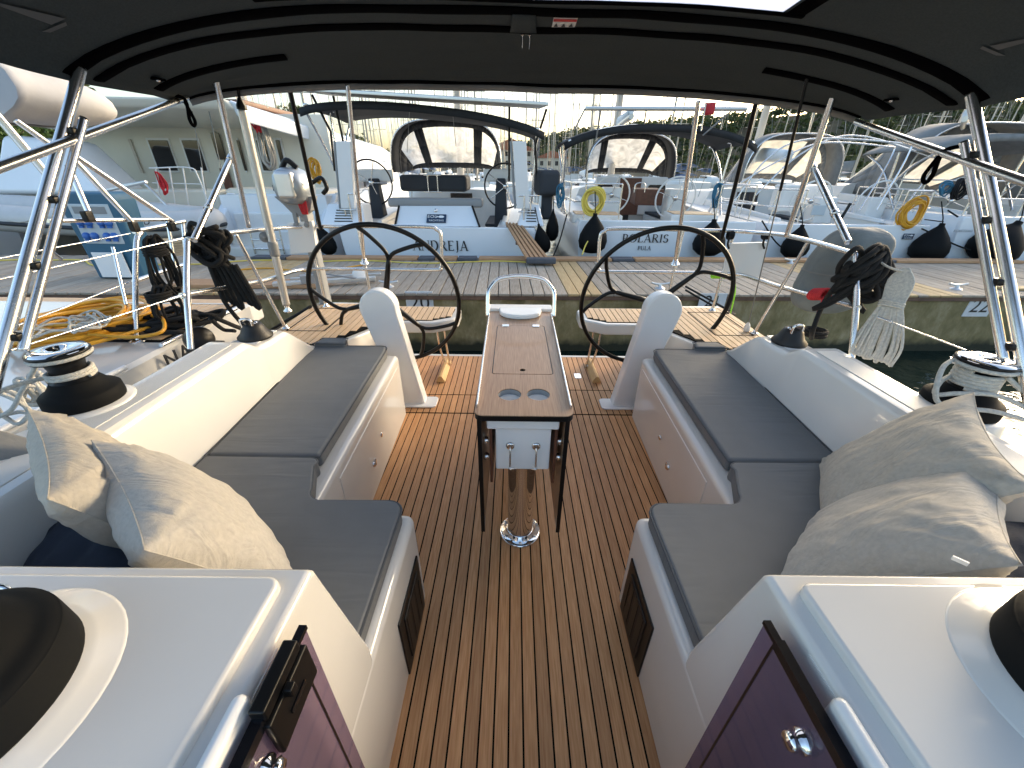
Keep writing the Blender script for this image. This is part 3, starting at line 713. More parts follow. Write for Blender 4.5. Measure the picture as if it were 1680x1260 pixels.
# wooden wedges on the aft sole
for (xa, ya), lab in (((-.602, 2.83), 'small wooden foot wedge on the teak sole beside the outboard side wheel'), ((.61, 2.85), 'small wooden foot wedge on the teak sole beside the flush deck plate')):
    m = MB(); L2 = .175
    pr = [(-.036, 0), (.036, 0), (.026, .026), (.010, .052), (-.010, .052), (-.026, .026)]
    m.prism([(p[0]+xa, p[1]+.0025) for p in pr], (ya-L2, ya+L2), 'y'); tag(m.build('foot_wedge', 'wedge_wood', None, bevel=.003), lab, 'wedge', 'foot wedges')

# ------------------------------------------------------------------ winches
def rope_path_wrap(c, r, z0, z1, turns, n=20, ph=0):
    return [V((c[0]+r*math.cos(ph+2*math.pi*k/n), c[1]+r*math.sin(ph+2*math.pi*k/n), z0+(z1-z0)*k/(n*turns))) for k in range(int(n*turns)+1)]
def winch(c, k, label, wraps, group='coaming winches'):
    t = thing('winch', label, 'winch', c, group); c = V(c)
    S = lambda pr: [(a*k, b*k) for a, b in pr]
    MB().lathe(S([(.0, 0), (.135, 0), (.137, .010), (.135, .052), (.128, .060), (.112, .066), (.096, .085), (.082, .105), (.078, .112), (.0, .112)]), c, seg=40).build('base', 'rubber', t)
    MB().lathe(S([(.078, .112), (.070, .118), (.062, .14), (.060, .17), (.068, .20), (.078, .205)]), c, seg=32).build('drum', 'black', t)
    MB().lathe(S([(.078, .206), (.098, .209), (.100, .219), (.088, .223), (.090, .229), (.101, .232), (.100, .240), (.085, .245)]), c, seg=36).build('self_tailing_ring', 'black', t)
    MB().lathe(S([(.096, .2405), (.090, .249), (.052, .253), (.040, .250), (.036, .242), (.018, .240), (.018, .230), (.0, .230)]), c, seg=36).build('cap', 'chrome', t)
    m = MB(); a = wraps
    m.box(c+V((k*.085*math.cos(a), k*.085*math.sin(a), k*.214)), (.045*k, .028*k, .018*k), rz=a); m.build('stripper_arm', 'chrome', t)
    return t
ZC = .758
wl = winch((-1.455, 1.10, ZC+.012), .74, 'black winch with chrome cap, two white rope turns, on the coaming beside the yellow hose', 2.4)
wr = winch((1.505, 1.165, ZC-.02), .76, 'black winch with chrome cap fully wrapped in white rope, above the dark water', 2.6)
for s in (-1, 1):
    m = MB(); cx = -1.455 if s < 0 else 1.505; m.lathe([(.0, -.16), (.145, -.16), (.122, .008), (.116, .012), (.0, .012)], (cx, 1.10 if s < 0 else 1.165, ZC-.002 if s < 0 else ZC-.034), seg=40); m.build('winch_pad', 'gelcoat', yacht)
def roofwinch(x, y, label):
    k = .92; c = (x, y, .898)
    t = thing('winch', label, 'winch', c, 'coachroof winches')
    MB().lathe([(.0, 0), (.122, 0)]+[(p.x, p.y) for p in smooth_path([(.1235, .004, 0), (.124, .010, 0), (.122, .048, 0), (.1195, .054, 0), (.112, .060, 0), (.100, .066, 0), (.088, .080, 0), (.074, .098, 0), (.060, .106, 0)], 4)]+[(.0, .108)], c, seg=64).build('base', 'rubber', t)
    MB().lathe([(.062, .105), (.052, .12), (.050, .16), (.062, .185), (.07, .19), (.0, .19)], c, seg=32).build('drum', 'black', t)
    MB().lathe([(.0, -.03), (.168, -.013), (.158, -.008), (.136, -.002), (.131, .002), (.0, .002)], c, seg=48).build('plinth', 'gelcoat', t)
roofwinch(-.700, .205, 'black winch base on the white coachroof beside the door with the black lock')
roofwinch(.700, .225, 'black winch base on the white coachroof beside the door without a lock')
# a chrome fitting on the coachroof at the edge of the picture
m = MB(); p = Q(8, 975, z=.89); m.tube(smooth_path([p+V((-.05, .0, .004)), p+V((-.02, 0, .02)), p+V((.01, .0, .016)), p+V((.018, -.004, .004))], 4), .004, 8); m.build('padeye', 'chrome', yacht)

def rope(name, pts, r, m_, label, cat='rope', group=None, parent=None, n=6, closed=False, seg=7):
    q = MB(); q.tube(smooth_path(pts, n, closed), r, seg, closed=closed); o = q.build(name, m_, parent)
    if parent is None: tag(o, label, cat, group)
    return o
# rope on the left winch
c = V((-1.455, 1.10, ZC+.012)); q = MB()
q.tube(rope_path_wrap(c, .054, c.z+.092, c.z+.114, 2.2), .0062, 8)
q.tube(rope_path_wrap(c, .071, c.z+.162, c.z+.164, .85, ph=2.2), .0062, 8)
q.tube(smooth_path([c+V((-.054, 0, .092)), c+V((-.14, -.10, .08)), c+V((-.30, -.26, -.02)), c+V((-.5, -.5, -.03))], 6), .0068, 8)
q.tube(smooth_path([c+V((-.069, .0, .162)), c+V((-.14, .02, .10)), c+V((-.20, .0, .03)), c+V((-.30, -.02, -.055)), c+V((-.5, -.1, -.06))], 6), .0068, 8)
tag(q.build('winch_rope', 'rope_white', None), 'white flecked rope on the winch beside the yellow hose', 'rope', 'winch ropes')
c = V((1.505, 1.165, ZC-.02)); q = MB()
q.tube(rope_path_wrap(c, .056, c.z+.090, c.z+.150, 5.0, ph=3.6), .0072, 8)
q.tube(rope_path_wrap(c, .074, c.z+.166, c.z+.167, .9, ph=2.6), .0072, 8)
q.tube(smooth_path([c+V((-.066, .038, .166)), c+V((-.13, .0, .155)), c+V((-.175, -.05, .11)), c+V((-.16, -.07, .060)), c+V((-.10, -.10, .058)), c+V((-.02, -.13, .06)), c+V((.08, -.2, .04)), c+V((.2, -.36, -.01)), c+V((.3, -.5, -.02))], 6), .0072, 8)
q.tube(smooth_path([c+V((-.05, .03, .11)), c+V((-.11, .0, .10)), c+V((-.15, -.04, .075)), c+V((-.10, -.06, .09)), c+V((-.0, -.085, .095)), c+V((.08, -.16, .06)), c+V((.17, -.24, .0)), c+V((.34, -.40, -.02))], 6), .0072, 8)
q.tube(smooth_path([c+V((.02, -.06, .15)), c+V((.06, -.12, .10)), c+V((.10, -.2, .04)), c+V((.14, -.3, .0)), c+V((.2, -.45, -.02))], 6), .0072, 8)
tag(q.build('winch_rope', 'rope_white', None), 'white flecked rope wound thickly round the winch above the dark water', 'rope', 'winch ropes')

# black fairleads on the coaming ends
for s, lab in ((-1, 'black fairlead with steel insert on the coaming end by the coiled black rope pile'), (1, 'black fairlead with steel insert on the coaming end below the covered grey bundle')):
    c = V((s*1.345, 1.835, .700)); t = thing('fairlead', lab, 'fairlead', c, 'coaming fairleads')
    MB().lathe([(.0, 0), (.078, 0), (.080, .010), (.060, .030), (.048, .060), (.040, .075), (.0, .080)], c, seg=28).build('base', 'black_matte', t)
    MB().box(c+V((s*.01, -.005, .062)), (.05, .055, .05), rz=.4*s).build('sheave_box', 'black', t, bevel=.010)
    MB().tube(smooth_path([c+V((-.028, -.03, .05)), c+V((-.026, -.035, .10)), c+V((.018, -.03, .10)), c+V((.02, -.03, .05))], 5), .006, 8).build('bail', 'chrome', t)
    MB().lathe([(.0, .03), (.02, .028), (.02, -.028), (.0, -.03)], c+V((0, .0, .062)), (1, 0, 0), 18).build('sheave', 'chrome', t)

# ================================================================== BIMINI of our yacht
bim = thing('bimini', 'dark grey fabric bimini top with black bound seams on steel bows, over the cockpit', 'canopy', (0, 1.6, .75))
# stations: (edge half width, edge y, edge z, centre y, centre z)
ST = [(1.66, .05, 1.78, .30, 2.10), (1.66, .9, 1.74, 1.20, 2.06), (1.60, 1.45, 1.70, 1.86, 2.025), (1.565, 1.645, 1.68, 2.055, 2.005),
      (1.565, 1.72, 1.68, 2.25, 2.000), (1.60, 2.05, 1.695, 2.46, 1.955), (1.70, 2.30, 1.708, 2.60, 1.91), (1.75, 2.42, 1.715, 2.70, 1.868)]
def bst(t):
    f = t*(len(ST)-1); i = min(int(f), len(ST)-2); f -= i
    return [a+(b-a)*f for a, b in zip(ST[i], ST[i+1])]
def bsurf(u, t):
    """u -1..1 across, t 0..1 fore to aft"""
    w, ye, ze, yc, zc = bst(t); a = abs(u)
    prof = (1-a**3.0)**.62
    xx = u*w*(1-.0*a); bl = (1-a**2.2)
    z = ze+(zc-ze)*prof - .045*(u)*.5
    y = ye+(yc-ye)*(.35*bl+.65*prof)
    z += .004*nz((u*6, t*9, 1.3)) - .006*math.sin(t*(len(ST)-1)*math.pi)**2*(1-a)
    return V((xx, y, z))
NU, NV = 72, 42
def ug(i): 
    q = i/NU*2-1
    return math.copysign(1-(1-abs(q))**1.35, q)
def inwin(i, j): return 5 <= j < 15 and abs(ug(i)) < .60 and abs(ug(i+1)) < .60
m = MB(); m.grid(lambda a, b: bsurf(ug(round(a*NU)), b), NU, NV, skip=inwin); m.build('canopy', 'bimini', bim, solid=.004)
m = MB(); m.grid(lambda a, b: bsurf(ug(round(a*NU)), b), NU, NV, skip=lambda i, j: not inwin(i, j)); m.build('skylight_window', 'skylight', bim)
def strip(t, u0, u1, w, name='seam_binding', dz=-.006, n=60):
    mm = MB()
    def f(a, b):
        u = u0+(u1-u0)*a; p = bsurf(u, t+(b-.5)*w)
        return p+V((0, 0, dz-.003*math.sin(b*math.pi)))
    mm.grid(f, n, 3); mm.build(name, 'binding', bim, solid=.004)
T = lambda k: k/(len(ST)-1)
strip(T(3), -.995, .995, .050); strip(T(4)-.004, -.995, .995, .040)
strip(T(5), -.99, -.70, .036, n=24); strip(T(5), .70, .99, .036, n=24)
strip(T(7)-.02, -.99, .99, .03)
tw0, tw1 = 5/NV, 15/NV
strip(tw1, -.62, .62, .016, 'window_binding'); strip(tw0, -.62, .62, .016, 'window_binding')
for s in (-1, 1):
    mm = MB(); mm.grid(lambda a, b: bsurf(s*(.60+.018*(b-.5)*2), tw0+(tw1-tw0)*a)+V((0, 0, -.006)), 20, 2); mm.build('window_binding', 'binding', bim, solid=.003)
# pocket flap, toggles and warning label in the middle
m = MB(); m.grid(lambda a, b: bsurf(-.01+.06*(a-.5)*(1+.25*b), T(3)+.012+(T(4)-T(3))*b*.95)+V((0, 0, -.012)), 4, 4); m.build('centre_flap', 'bimini', bim, solid=.003)
for du in (-.012, .008):
    p = bsurf(du, T(4)+.01)+V((0, 0, -.014)); MB().lathe([(.0, -.004), (.008, -.003), (.009, 0)], p, (0, -.5, 1), 10).build('snap', 'steel', bim)
    MB().tube([p, p+V((.002, .01, -.02)), p+V((0, .02, -.045))], .0012, 5).build('zip_pull', 'steel', bim)
pL = bsurf(.09, T(3)+.075)
m = MB(); m.grid(lambda a, b: bsurf(.066+.062*a, T(3)+.022+b*.068)+V((0, 0, -.010)), 4, 3); lb = m.build('warning_label', 'white_plastic', bim)
m = MB(); m.grid(lambda a, b: bsurf(.067+.060*a, T(3)+.026+b*.016)+V((0, 0, -.0125)), 4, 2); m.build('label_red_bar', 'letter_red', lb)
for q in range(3):
    u0 = .076+.02*q; m = MB(); m.add([bsurf(u0-.006, T(3)+.080)+V((0, 0, -.0125)), bsurf(u0+.006, T(3)+.080)+V((0, 0, -.0125)), bsurf(u0, T(3)+.052)+V((0, 0, -.0125))], [(0, 1, 2)]); m.build('label_sign', 'letter', lb)
# aft hem: folded valance
m = MB()
def val(a, b):
    u = a*2-1; p = bsurf(u*.985, 1.0); return p+V((0, .012*b, -.004-.028*b))
m.grid(val, 60, 2); m.build('aft_hem', 'canvas_grey', bim, solid=.003)
# small printed boat marks near the side edges: a pale sail with a hull line
for s in (-1, 1):
    u0 = s*.925; t0 = T(2)-.02
    m = MB(); m.add([bsurf(u0-.004, t0-.02)+V((0, 0, -.008)), bsurf(u0-.004, t0+.03)+V((0, 0, -.008)), bsurf(u0+.018*-s, t0+.028)+V((0, 0, -.008))], [(0, 1, 2)])
    m.add([bsurf(u0+.012, t0+.036)+V((0, 0, -.008)), bsurf(u0-.022, t0+.036)+V((0, 0, -.008)), bsurf(u0-.018, t0+.046)+V((0, 0, -.008)), bsurf(u0+.006, t0+.046)+V((0, 0, -.008))], [(0, 1, 2, 3)])
    m.build('boat_mark', 'mark_grey', bim)
# toggle tabs
for s in (-1, 1):
    p = bsurf(s*.965, T(5)-.05)+V((0, 0, -.012)); MB().box(p, (.03, .05, .008), rz=.3*s).build('tab', 'binding', bim, bevel=.003)
    MB().lathe([(.0, -.006), (.007, -.005), (.008, 0)], p+V((0, 0, -.004)), (0, 0, 1), 10).build('snap', 'steel', bim)
# steel bows and braces
for s in (-1, 1):
    z0 = .76
    foot = V((s*1.56, 1.0-.12, z0)) if s < 0 else V((1.56, .97, .74))
    top = bsurf(s*.985, T(3))
    m = MB(); m.tube([foot, foot.lerp(top, .5), top+V((0, .0, -.005))], .0165, 14); m.build('bow_leg', 'steel', bim)
    off = V((-s*.030, .030, 0))
    a, b = foot.lerp(top, .20)+off, foot.lerp(top, .84)+off
    m = MB(); m.tube([a, b], .0125, 12); m.build('track_tube', 'steel', bim)
    for q in (.24, .42, .60, .80):
        MB().box(foot.lerp(top, q)+off*.55, (.03, .03, .022)).build('clamp', 'black', bim, bevel=.005)
    if s < 0: pa, pb = Q(0, 274, x=-1.46), Q(306, 160, x=-1.69)
    else: pa, pb = Q(1700, 305, x=1.46), Q(1405, 200, x=1.66)
    m = MB(); m.tube([pa+(pa-pb)*.4, pa, pb], .0135, 12); br = m.build('brace', 'steel', bim)
    k = .93 if s < 0 else .30
    p = pa.lerp(pb, k) if s < 0 else Q(1560, 250, x=1.56)
    m = MB(); m.tube(smooth_path([p+V((0, -.03, .02)), p+V((s*-.03, .0, .0)), p+V((0, .03, -.075)), p+V((.0, .045, -.10)), p+V((.0, .065, -.075)), p+V((.0, .035, .0))], 5), .008, 6); m.build('strap_loop', 'binding', bim)
    # poles from the canopy down to the stern rail
    if s < 0:
        pole = [Q(338, 60, y=2.36), Q(408, 372, y=2.60)]; dg = [Q(378, 260, y=2.50), Q(318, 394, x=-1.58)]
        rod = [Q(474, 140, y=2.62), Q(526, 376, y=2.98)]; mid = [Q(570, 138, y=2.66), Q(598, 432, y=3.0)]
    else:
        pole = [Q(1390, 88, y=2.36), Q(1290, 388, y=2.55)]; dg = [Q(1334, 275, y=2.48), Q(1392, 398, x=1.58)]
        rod = [Q(1240, 170, y=2.62), Q(1184, 392, y=2.98)]; mid = [Q(1146, 165, y=2.66), Q(1107, 434, y=3.0)]
    m = MB(); m.tube(pole, .0145, 12); m.build('support_pole', 'steel', bim)
    m = MB(); m.tube(dg, .0150, 12); m.build('diagonal_pole', 'steel', bim)
    m = MB(); m.tube([dg[0].lerp(dg[1], .62), dg[0].lerp(dg[1], .66)], .019, 12); m.tube([dg[0].lerp(dg[1], -.03), dg[0].lerp(dg[1], .03)], .018, 12); m.build('pole_clamp', 'steel', bim)
    m = MB(); m.tube(rod, .0125, 10); m.build('strut', 'black', bim)
    m = MB(); m.tube(mid, .0130, 12); m.build('support_pole', 'steel', bim)
    MB().lathe([(.0, -.0), (.03, .0), (.03, .008), (.02, .012), (.016, .04), (.0, .04)], mid[1], (mid[0]-mid[1]), 18).build('pole_foot', 'steel', bim)

# ================================================================== STERN RAILS (pushpit) of our yacht
def rails(s):
    lab = 'polished steel stern rail ' + ('holding the outboard motor bracket' if s < 0 else 'holding the covered grey bundle')
    t = thing('stern_rail', lab, 'railing', (s*1.58, 2.3, .6), 'stern rails')
    r = .0125
    f0 = Q(313, 573, z=.70) if s < 0 else Q(1397, 588, z=.68)
    t0 = Q(300, 391, x=-1.60) if s < 0 else Q(1412, 415, x=1.60)
    xs = abs(t0.x)
    zt_ = 1.085
    corner = [V((s*1.64, 2.60, 1.11)), V((s*1.62, 2.86, 1.09)), V((s*1.50, 2.975, zt_)), V((s*1.3, 3.0, zt_)), V((s*.70, 3.0, zt_+.005)), V((s*.605, 3.0, zt_-.015)), V((s*.578, 3.0, zt_-.06)), V((s*.588, 3.0, .84)), V((s*.60, 3.0, .80)), V((s*.66, 3.0, .785))]
    low = [V((s*1.3, 3.0, .785)), V((s*1.50, 2.975, .79)), V((s*1.62, 2.86, .80)), V((s*1.63, 2.5, .82))]
    q1 = Q(297, 485, x=-1.585) if s < 0 else Q(1409, 505, x=1.585)
    path = [f0, f0.lerp(t0, .5)+V((0, 0, .0)), t0+V((0, 0, -.05)), t0+V((s*.004, .03, -.01))]
    m = MB(); m.tube(smooth_path(path, 5), r*1.1, 12); m.build('stanchion', 'steel', t)
    m = MB(); m.tube(smooth_path([t0+V((0, .02, -.01))]+[t0.lerp(corner[0], .5)]+corner+low+[low[-1].lerp(q1, .5), q1], 5), r, 12); m.build('rail', 'steel', t)
    for base, tp in (((s*1.58, 2.48, .50), (s*1.632, 2.35, 1.115)), ((s*1.16, 3.0, .495), (s*1.17, 3.0, zt_)), ((s*1.52, 2.98, .495), (s*1.52, 2.965, zt_))):
        m = MB(); m.tube([base, tp], .0105, 10); m.build('stanchion', 'steel', t)
        MB().lathe([(.0, .0), (.026, .0), (.026, .006), (.014, .012), (.012, .03)], base, seg=14).build('stanchion_foot', 'steel', t)
    return t0, q1
tl, ql = rails(-1); tr, qr = rails(1)
# guard wires running forward from the rails
for s, a, b, lab in ((-1, tl, Q(0, 458, x=-1.66), 'upper white guard wire running forward past the yellow hose'), (-1, ql, Q(85, 553, x=-1.62), 'lower guard wire running forward past the yellow hose'), (1, Q(1440, 520, x=1.60), Q(1700, 618, x=1.66), 'thin guard wire running forward above the rope wrapped winch')):
    m = MB(); m.tube([a, a.lerp(b, .12)], .006, 8); m.tube([a, b, b+(b-a)*.8], .0028, 6); tag(m.build('guard_wire', 'steel', None), lab, 'wire', 'guard wires')
# backstay of our yacht, on the side of the covered bundle
t = thing('backstay', 'grey backstay wire with black upper sleeve and white shackle cover, beside the green rope', 'wire', Q(1230, 535, z=.52))
a, b = Q(1228, 532, z=.55), Q(1328, 112, y=2.25)
MB().tube([a, a.lerp(b, .62)], .0035, 6).build('wire', 'wire', t)
MB().tube([a.lerp(b, .62), b], .0075, 8).build('sleeve', 'black', t)
MB().lathe([(.012, 0), (.022, .01), (.016, .05), (.006, .07)], a+V((0, 0, -.05)), (b-a), 14).build('shackle_cover', 'white_plastic', t)
m = MB(); m.tube([Q(1327, 112, y=2.26), Q(1312, 104, y=2.24), Q(1306, 98, y=2.22)], .006, 6); m.build('toggle', 'black', t)

# ------------------------------------------------------------------ things on the rail, outboard side
t = thing('lifting_davit', 'thick aluminium lifting pole with black cone top and bracket, standing on the quarter deck', 'pole', Q(470, 505, y=2.62))
a, b = Q(470, 500, y=2.62), Q(397, 178, y=2.55)
MB().tube([a, b], .024, 16).build('tube', 'alu', t)
MB().lathe([(.026, -.005), (.026, .012), (.008, .05), (.006, .06)], b, (b-a), 16).build('cone_cap', 'black', t)
MB().tube([b+(b-a)*.05, Q(383, 92, y=2.45)], .0075, 8).build('strop', 'rope_black', t)
MB().tube([Q(352, 99, y=2.42), Q(383, 90, y=2.45), Q(420, 80, y=2.48), Q(430, 76, y=2.5)], .010, 8).build('hanger_bar', 'black', t)
p = Q(437, 388, y=2.60); MB().lathe([(.0, .036), (.012, .036), (.013, .030), (.032, .030), (.032, -.03), (.0, -.03)], p, (0.2, -1, 0), 20).build('swivel', 'nav_grey', t)
MB().tube([a.lerp(b, .30), a.lerp(b, .38)], .030, 16).build('collar', 'nav_grey', t)
MB().lathe([(.0, -.05), (.028, -.05), (.028, -.04), (.016, -.03), (.016, .0)], a, (b-a), 16).build('foot', 'steel', t)

t = thing('outboard_motor', 'silver outboard motor on a grey bracket clamped to a white board on the stern rail', 'motor', (-1.6, 2.98, .9))
rings = []
C = Q(483, 303, y=3.0)
for z, wx, wy, ox in ((-.115, .075, .10, .01), (-.08, .105, .13, 0), (-.02, .115, .14, 0), (.05, .105, .13, -.005), (.085, .08, .10, -.01), (.105, .04, .05, -.01)):
    rings.append([C+V((ox+wx*math.copysign(abs(math.cos(R(a)))**.7, math.cos(R(a))), wy*math.copysign(abs(math.sin(R(a)))**.7, math.sin(R(a))), z)) for a in range(0, 360, 18)])
MB().loft(rings).build('cowl', 'motor_silver', t)
m = MB(); m.box(C+V((.0, -.09, .0)), (.12, .10, .16)); m.build('cowl_front', 'alu', t, bevel=.02, seg=3)
m = MB(); m.tube(smooth_path([C+V((-.05, -.02, .095)), C+V((0, -.03, .145)), C+V((.055, -.02, .10))], 5), .018, 8); m.build('carry_handle', 'black', t)
MB().box(C+V((-.115, -.04, -.02)), (.02, .04, .04)).build('knob', 'black', t, bevel=.006)
m = MB(); P_ = [Q(452, 322, y=2.97), Q(515, 322, y=2.97), Q(512, 345, y=2.97), Q(498, 355, y=2.97), Q(484, 352, y=2.97), Q(466, 334, y=2.97)]
m.add([p+V((0, -.025, 0)) for p in P_]+[p+V((0, .06, 0)) for p in P_], [(0, 1, 2, 3, 4, 5), (11, 10, 9, 8, 7, 6)]+[(i, (i+1) % 6, 6+(i+1) % 6, 6+i) for i in range(6)]); m.build('bracket', 'nav_grey', t, bevel=.005)
P_ = [Q(473, 366, y=2.96), Q(513, 362, y=2.96), Q(522, 412, y=2.96), Q(479, 417, y=2.96)]
m = MB(); m.hexa([p+V((0, -.02, 0)) for p in P_], [p+V((0, .02, 0)) for p in P_]); m.build('mounting_board', 'white_plastic', t, bevel=.004)
for px in (486, 503):
    m = MB(); m.lathe([(.0, .012), (.016, .012), (.018, 0)], Q(px, 369, y=2.935), (0, -1, 0), 12); m.box(Q(px, 358, y=2.95), (.03, .03, .07)); m.build('clamp_screw', 'nav_grey', t, bevel=.003)
m = MB(); m.tube(smooth_path([Q(512, 300, y=2.95), Q(527, 292, y=2.93), Q(536, 308, y=2.92), Q(530, 318, y=2.92)], 5), .014, 8); m.build('tiller_grip', 'black', t)
MB().bb(C.x-.035, C.x+.035, C.y+.02, C.y+.12, .38, C.z-.10).build('shaft_leg', 'nav_grey', t, bevel=.02)
rd = random.Random(5)
q = MB()
for k in range(9):
    x0 = 488+k*1.3; q.tube(smooth_path([Q(x0, 326, y=2.93), Q(x0+2+rd.uniform(-3, 3), 338, y=2.92), Q(x0+8+rd.uniform(-3, 3), 352, y=2.92), Q(x0+3, 330, y=2.925)], 4), .0035, 5)
tag(q.build('red_cord', 'rope_red', None), 'tangled red cord hanging from the outboard bracket', 'cord', 'red cords')

def hank(name, centre, w, h, n, r, m_, label, seed, axis=V((1, 0, 0)), depth=.04, group=None, cat='rope', knot=True, twist=0.0):
    """a rope coil gathered and hung up: n narrow loops"""
    rr = random.Random(seed); q = MB(); c = V(centre)
    for k in range(n):
        a = axis.normalized(); side = a.cross(V((0, 0, 1))).normalized()
        ww = w*rr.uniform(.55, 1.1); hh = h*rr.uniform(.82, 1.08); dx = rr.uniform(-.35, .35)*w*.5; dy = rr.uniform(-1, 1)*depth
        pts = []
        for j in range(10):
            t_ = 2*math.pi*j/10; sx = math.sin(t_)*ww/2*(.55+.45*(1-math.cos(t_))/2*1.2)
            pts.append(c+a*(dx+sx+rr.uniform(-.006, .006))+side*(dy+rr.uniform(-.012, .012))+V((0, 0, -hh*(1-math.cos(t_))/2+rr.uniform(-.012, .012))))
        q.tube(smooth_path(pts, 4, True), r, 7, closed=True)
    if knot:
        for k in range(4):
            z = -h*.16-k*r*2.0; q.tube([c+axis*(math.cos(R(b))*w*.36)+axis.cross(V((0, 0, 1)))*(math.sin(R(b))*depth*1.5)+V((0, 0, z)) for b in range(0, 360, 30)], r, 7, closed=True)
    return tag(q.build(name, m_, None), label, cat, group)
# black rope hank on the left rail
h0 = Q(335, 384, x=-1.60)
q = MB(); rr = random.Random(11)
for k in range(12):
    c = h0+V((rr.uniform(-.02, .02), rr.uniform(-.015, .05), rr.uniform(-.10, -.02))); a = rr.uniform(0, 6)
    q.tube(smooth_path([c+V((.085*math.cos(b+a)*rr.uniform(.7, 1.1), .035*math.sin(b*1+a), .075*math.sin(b)*rr.uniform(.7, 1.1))) for b in [i*.785 for i in range(8)]], 4, True), .0115, 7, closed=True)
for k in range(6):
    x0 = -.05+.024*k; q.tube(smooth_path([h0+V((x0*.6, .0, -.08)), h0+V((x0+.01, .02, -.2)), h0+V((x0*1.3+.03, .03, -.33-.02*(k % 3))), h0+V((x0*1.3+.055, .03, -.33-.02*(k % 3))), h0+V((x0+.03, .01, -.15))], 4), .0115, 7)
q.tube(smooth_path([h0+V((-.03, 0, -.12)), h0+V((-.01, -.01, -.34)), h0+V((.04, .0, -.5)), Q(347, 520, x=-1.56), Q(365, 540, z=.60), Q(385, 543, z=.60)], 5), .0115, 7)
tag(q.build('rope_coil', 'rope_black', None), 'thick black mooring rope hank hanging on the rail next to the lifting pole', 'rope', 'black rope coils')
# black rope hank on the right rail
h1 = Q(1420, 412, x=1.62); q = MB(); rr = random.Random(23)
for k in range(15):
    c = h1+V((rr.uniform(-.05, .09), rr.uniform(-.03, .03), rr.uniform(-.17, -.04))); a = rr.uniform(0, 6); sx, sz = rr.uniform(.06, .11), rr.uniform(.05, .12)
    q.tube(smooth_path([c+V((sx*math.cos(b+a), .03*math.sin(b*2+a)-.02, sz*math.sin(b))) for b in [i*.785 for i in range(8)]], 4, True), .0125, 7, closed=True)
q.tube(smooth_path([h1+V((-.02, -.02, -.05)), h1+V((-.10, -.04, -.14)), Q(1350, 500, x=1.58), Q(1334, 540, x=1.52), Q(1331, 555, z=.66)], 5), .012, 7)
for k in range(2):
    c = Q(1334, 552, z=.64); q.tube([c+V((.055*math.cos(R(b)), .05*math.sin(R(b)), .014+k*.02)) for b in range(0, 360, 24)], .011, 7, closed=True)
tag(q.build('rope_coil', 'rope_black', None), 'thick black mooring rope hank knotted over the covered grey bundle', 'rope', 'black rope coils')
# grey fabric covered bundle on the right rail
Bc = Q(1385, 447, y=2.25)
def bund(a, b):
    th, ph = 2*math.pi*a, math.pi*(b-.5); e = .55
    cx, sx = math.cos(th), math.sin(th); cp, sp = math.cos(ph), math.sin(ph)
    f = lambda v, e: math.copysign(abs(v)**e, v)
    p = V((.185*f(cx, .6)*f(cp, .6), .12*f(sx, .7)*f(cp, .6), .235*f(sp, .62)))
    p.x += .035*(p.z/.2)
    p *= 1+.05*nz((p.x*7, p.y*7, p.z*9))
    return Bc+V((.0, .03, -.0))+p
m = MB(); m.grid(bund, 48, 30); o = m.build('covered_bundle', 'cover_grey', None, weld=True); tag(o, 'grey fabric covered bundle lashed to the stern rail with red cord', 'cover')
m = MB(); m.tube([bund(a/40, .5+.0*a) for a in range(40)], .004, 6, closed=True); m.build('cover_seam', 'canvas_grey', o)
q = MB(); c0 = Q(1347, 483, x=1.60)
for k in range(7):
    c = c0+V((.0, .014*k-.03, -.004*k+.01)); q.tube([c+V((.028*math.cos(R(b)), .004*math.sin(R(b)*2), .028*math.sin(R(b)))) for b in range(0, 360, 30)], .0065, 6, closed=True)
q.tube(smooth_path([c0+V((-.01, -.04, 0)), c0+V((-.02, -.05, -.05)), c0+V((-.01, -.04, -.09))], 4), .006, 6)
q.tube(smooth_path([c0+V((.02, .05, -.02)), c0+V((.03, .055, -.045))], 4), .006, 6)
tag(q.build('red_cord', 'rope_red', None), 'bright red cord whipped round the lower rail beside the covered grey bundle', 'cord', 'red cords')
# hank of pale fender rope hanging under the right rail
q = MB(); top = Q(1487, 440, x=1.72); bot = Q(1425, 590, x=1.60); rr = random.Random(31)
ax = (bot-top); sd = V((.62, -.78, 0)); N = 15
for k in range(N):
    o1 = (k/(N-1)-.5)*.92; o2 = o1+.055; w0, w1, w2 = .035, .075, .165; e = rr.uniform(0, .035); yo = rr.uniform(-.012, .012)
    dn = [top+sd*(o1*w0*.4), top+ax*.14+sd*(o1*w1*1.2), top+ax*.38+sd*(o1*w1), top+ax*.60+sd*(o1*w2*.8)+V((0, yo, 0)), top+ax*.86+sd*(o1*w2)+V((0, yo, 0)), top+ax*(.95+e)+sd*(o1*w2*.97)]
    upw = [top+ax*(.97+e)+sd*((o1+o2)/2*w2), top+ax*(.95+e)+sd*(o2*w2*.97), top+ax*.80+sd*(o2*w2)+V((0, -yo, 0)), top+ax*.55+sd*(o2*w2*.72), top+ax*.38+sd*(o2*w1), top+ax*.16+sd*(o2*w1*1.1), top+sd*(o2*w0*.4)]
    q.tube(smooth_path(dn+upw, 4), .0062, 6)
for k in range(3):
    c = top+ax*(.37+.022*k); q.tube([c+sd*(.043*math.cos(R(b)))+sd.cross(ax).normalized()*(.018*math.sin(R(b))) for b in range(0, 360, 30)], .0055, 6, closed=True)
q.tube(smooth_path([top+ax*.04, top+V((-.06, .03, .0)), h1+V((.07, .02, -.03))], 4), .005, 6)
tag(q.build('rope_hank', 'rope_white', None), 'long pale flecked rope hank hanging from the rail over the water', 'rope')
